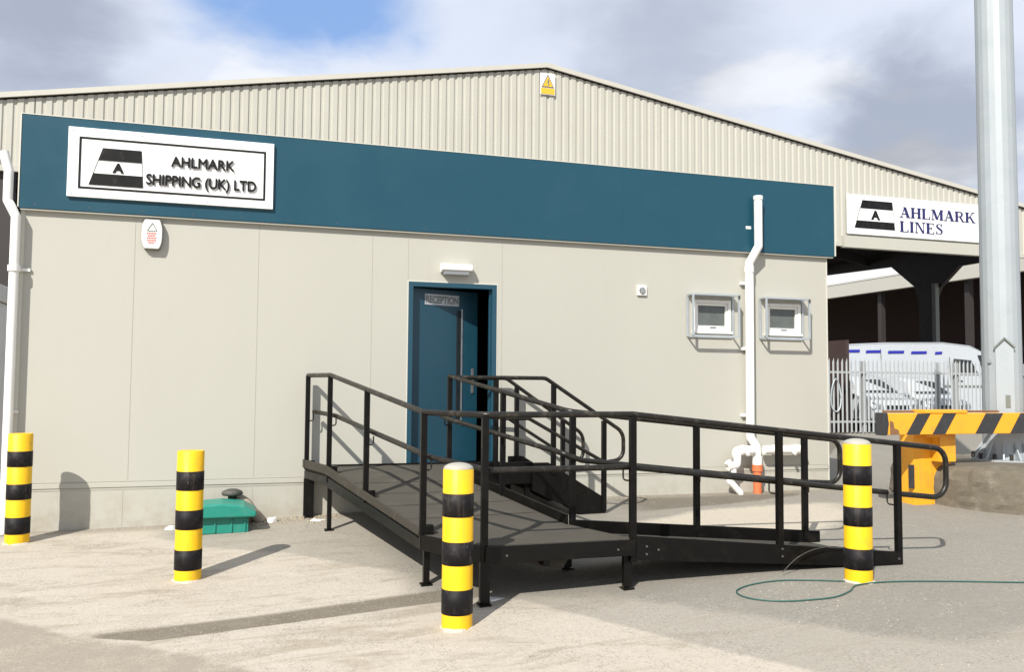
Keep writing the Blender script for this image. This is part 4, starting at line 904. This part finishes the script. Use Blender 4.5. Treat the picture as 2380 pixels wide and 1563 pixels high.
hp = MB(); hp.tube([(16.80+.17*math.cos(2*math.pi*j/24), YF-.05+.03*math.sin(4*math.pi*j/24), 1.28+.48*math.sin(2*math.pi*j/24)) for j in range(24)], .022, 8, closed=True)
tag(hp.build('hoop', M['galv']), 'pale round hoop hanging on the palisade fence beside the cabin corner', 'hoop')

# ------------------------------------------------------------------ vehicles behind the fence
def wheel(root, x_, y_, r_, w_=.22):
    q = MB(); n_ = 24
    def ring(rr_, yy): return [(x_+rr_*math.cos(2*math.pi*j/n_), yy, r_+.15+rr_*math.sin(2*math.pi*j/n_)) for j in range(n_)]
    prof = [(r_*.6, y_), (r_*.93, y_-.0), (r_, y_+.03), (r_, y_+w_-.03), (r_*.93, y_+w_), (.01, y_+w_)]
    vs = [v for a in prof for v in ring(*a)]; q.add(vs, [(i*n_+j, (i+1)*n_+j, (i+1)*n_+(j+1) % n_, i*n_+(j+1) % n_) for i in range(len(prof)-1) for j in range(n_)], True)
    o = q.build('wheel', M['tyre'], root)
    q = MB(); prof = [(.01, y_+.02), (r_*.2, y_+.01), (r_*.5, y_+.03), (r_*.6, y_+.005)]
    vs = [v for a in prof for v in ring(*a)]; q.add(vs, [(i*n_+j, (i+1)*n_+j, (i+1)*n_+(j+1) % n_, i*n_+(j+1) % n_) for i in range(len(prof)-1) for j in range(n_)], True); q.build('rim', M['galv'], o)
def prof_body(prof, y0, y1, tuck=.12, zt=1.6):
    # side profile swept across the width, narrowing towards the roof
    q = MB(); n_ = len(prof); ysn = [y0, y0+.12, (y0+y1)/2, y1-.12, y1]; vs = []
    for k, yy in enumerate(ysn):
        for (x_, z_) in prof:
            t_ = max(0, (z_-1.1)/zt); dy = tuck*t_
            zz = z_-(.05 if k in (0, 4) and z_ > 1.2 else 0)
            yv = yy+(dy if k == 0 else -dy if k == 4 else 0); vs.append((x_, yv, zz))
    q.add(vs, [(i*n_+j, i*n_+(j+1) % n_, (i+1)*n_+(j+1) % n_, (i+1)*n_+j) for i in range(4) for j in range(n_)], True)
    q.add(vs[:n_], [tuple(range(n_-1, -1, -1))]); q.add(vs[4*n_:], [tuple(range(n_))]); return q
vn = empty('van', (22, 14, .15), 'large white high roof van with a dashed blue stripe parked behind the palisade fence', 'van')
VY0, VY1 = 15.75, 17.6; gz0 = .15
def vx(x_, z_): return (x_, z_)
pr = [(20.28, .5), (28.22, .5), (28.49, .75), (28.49, 1.35), (28.27, 1.7), (27.57, 1.95), (26.82, 2.85), (26.18, 3.1), (24.89, 3.2), (22.32, 3.14), (20.60, 3.04), (20.28, 2.8)]
q = prof_body(pr, VY0, VY1, .16, 2.0); q.build('body', M['van'], vn, bevel=.04, seg=2)
gy = lambda z_: VY0+.16*max(0, (z_-1.1)/2.0)-.012
def vplate(poly, name, m, dy=0.0):
    q = MB(); q.prism([(x_, gy(z_)-dy, z_) for x_, z_ in poly], (0, .008, 0)); return q.build(name, m, vn)
vplate([(25.37, 2.0), (26.50, 2.0), (26.18, 2.55), (25.37, 2.6)], 'side_window', M['vglass'])
vplate([(26.72, 2.0), (27.31, 2.0), (26.66, 2.75), (26.50, 2.75)], 'windscreen', M['vglass'])
q = MB(); q.add([(27.61, VY0+.22, 1.98), (27.61, VY1-.22, 1.98), (26.91, VY1-.3, 2.8), (26.91, VY0+.3, 2.8)], [(0, 1, 2, 3)]); q.build('windscreen', M['vglass'], vn)
for (x0, x1) in ((20.39, 21.19), (21.46, 22.10), (22.42, 23.12), (23.44, 24.14), (24.52, 24.84)):
    vplate([(x0, 2.74), (x1, 2.76), (x1+.03, 2.86), (x0+.03, 2.84)], 'stripe', M['vblue'], .002)
vplate([(25.16, .6), (25.19, .6), (25.19, 2.65), (25.16, 2.65)], 'door_line', M['sgrey'], .001)
vplate([(22.10, .6), (22.13, .6), (22.13, 2.9), (22.10, 2.9)], 'door_line', M['sgrey'], .001)
q = MB(); q.box(25.21, 25.34, VY0-.25, VY0-.02, 2.1, 2.55); q.build('wing_mirror', M['dkplastic'], vn, bevel=.02)
vplate([(20.9, 1.55), (26.9, 1.55), (26.9, 1.62), (20.9, 1.62)], 'side_moulding', M['sgrey'], .001)
vplate([(25.45, 1.75), (25.7, 1.75), (25.7, 1.80), (25.45, 1.80)], 'handle', M['dkplastic'], .004)
wheel(vn, 21.46, VY0-.02, .36); wheel(vn, 27.25, VY0-.02, .36)
q = MB(); q.box(28.38, 28.56, VY0+.15, VY1-.15, .45, .8); q.build('bumper', M['dkplastic'], vn, bevel=.03)
def car(cx, yf, label, hgt):
    # nose towards the camera side of the fence (-Y)
    c_ = empty('parked_car', (cx, yf+1, .15), label, 'car', 'white cars parked nose-on behind the fence')
    k = hgt/1.72; hw = .86
    pr_ = [(.12, .38), (3.5, .38), (3.6, .6), (3.55, 1.1), (3.4, 1.6), (3.0, 1.72), (1.75, 1.72), (1.15, 1.55), (.72, 1.08), (.15, .92), (.02, .75), (.0, .5)]
    pr_ = [(l, z_*(k if z_ > .9 else 1)) for l, z_ in pr_]; n_ = len(pr_)
    q = MB(); vs = []
    for i, wv in enumerate((-hw, -hw+.10, 0, hw-.10, hw)):
        for l, z_ in pr_:
            t_ = max(0, (z_/k-.95)/.77); dx = .20*t_*(1 if wv < 0 else -1 if wv > 0 else 0); zz = z_-(.06*t_ if i in (0, 4) else 0)
            ly_ = l+(.10 if i in (0, 4) and l < 1 else 0); vs.append((cx+wv+dx, yf+ly_, zz+.15))
    q.add(vs, [(i*n_+j, (i+1)*n_+j, (i+1)*n_+(j+1) % n_, i*n_+(j+1) % n_) for i in range(4) for j in range(n_)], True)
    q.add(vs[:n_], [tuple(range(n_))]); q.add(vs[4*n_:], [tuple(range(n_-1, -1, -1))]); q.build('body', M['van'], c_, bevel=.03)
    f = lambda l, z_: (yf+l, z_*k+.15)
    (ya, za), (yb, zb) = f(.80, 1.14), f(1.20, 1.53)
    q = MB(); q.add([(cx-.70, ya-.03, za), (cx+.70, ya-.03, za), (cx+.60, yb-.05, zb), (cx, yb-.07, zb+.03), (cx-.60, yb-.05, zb)], [(0, 1, 2, 3, 4)]); q.build('windscreen', M['vglass'], c_)
    for s_ in (-1, 1):
        q = MB(); q.prism([(cx+s_*.80, yf+.02, .86), (cx+s_*.52, yf-.01, .84), (cx+s_*.55, yf-.01, .99), (cx+s_*.79, yf+.04, 1.02)] if s_ < 0 else [(cx+.52, yf-.01, .84), (cx+.80, yf+.02, .86), (cx+.79, yf+.04, 1.02), (cx+.55, yf-.01, .99)], (0, .03, 0)); q.build('headlight', M['silver'], c_)
        q = MB(); x_ = cx+s_*.72; q.tube([(x_-.1, yf+.75, .46), (x_+.1, yf+.75, .46)], .31, 20); q.build('wheel', M['tyre'], c_)
        q = MB(); q.box(x_+s_*.18-.06, x_+s_*.18+.06, yf+.85, yf+.95, 1.15*k+.1, 1.28*k+.1); q.build('wing_mirror', M['van'], c_, bevel=.02)
    q = MB(); q.box(cx-.42, cx+.42, yf-.012, yf+.03, .86, .97); q.build('grille', M['vglass'], c_)
    MB().box(cx-.26, cx+.26, yf-.018, yf+.02, .72, .83).build('number_plate', M['plate'], c_)
    q = MB(); q.box(cx-.5, cx+.5, yf+.005, yf+.05, .56, .70); q.build('lower_grille', M['vglass'], c_)
car(19.4, 12.0, 'white car parked nose-on behind the fence, the nearer to the cabin corner', 1.80)
car(21.55, 12.1, 'white car parked nose-on behind the fence, the nearer to the tall mast', 1.76)

# ------------------------------------------------------------------ buildings farther away
fb = empty('far_warehouse', (36, 30, 0), 'dark fronted warehouse with pale roof seen through the open shed', 'building')
q = MB(); q.prism([(35.9, 20, 7.15), (35.9, 62, 7.15), (36.3, 62, 7.15), (36.3, 20, 7.15)], (0, 0, .75)); q.build('gutter_fascia', M['trim'], fb)
q = MB(); q.prism([(36.0, 19.5, 7.95), (52, 19.5, 12.2), (52, 19.5, 12.3), (36.0, 19.5, 8.05)], (0, 43, 0)); q.build('roof', M['farroof'], fb)
MB().box(45, 45.2, 19.6, 61.3, .1, 10.2).build('wall', M['brick'], fb); MB().box(36.4, 52, 61.3, 61.5, .1, 8.1).build('wall', M['brick'], fb); MB().box(45.2, 52, 19.6, 19.8, .1, 10.2).build('wall', M['brick'], fb)
for Y_ in (19.8, 26, 32.5, 39, 45.5, 52): MB().box(36.4, 36.7, Y_, Y_+.3, .1, 7.6).build('column', M['steel'], fb)
q = MB(); q.box(36.8, 45, 19.7, 48, .15, .2); q.build('floor', M['dark'], fb)
q = MB(); q.box(44, 44.6, 20, 48, 3.6, 4.0); q.build('crane_beam', M['steel'], fb)
nb = empty('neighbour_cabin', (-5.5, 6, 0), 'pale grey cabin just showing behind the left downpipe', 'building')
q = MB(); q.box(-7.6, -3.52, 5.0, 8.0, -.1, 2.75); q.build('wall', M['signwhite'], nb, bevel=.02)
q = MB(); q.box(-7.7, -3.48, 4.9, 8.1, 2.76, 3.02); q.build('roof_edge', M['white'], nb, bevel=.01)
q = MB(); q.box(-4.5, -3.7, 4.98, 4.995, 1.35, 2.5); q.build('window', M['vglass'], nb)
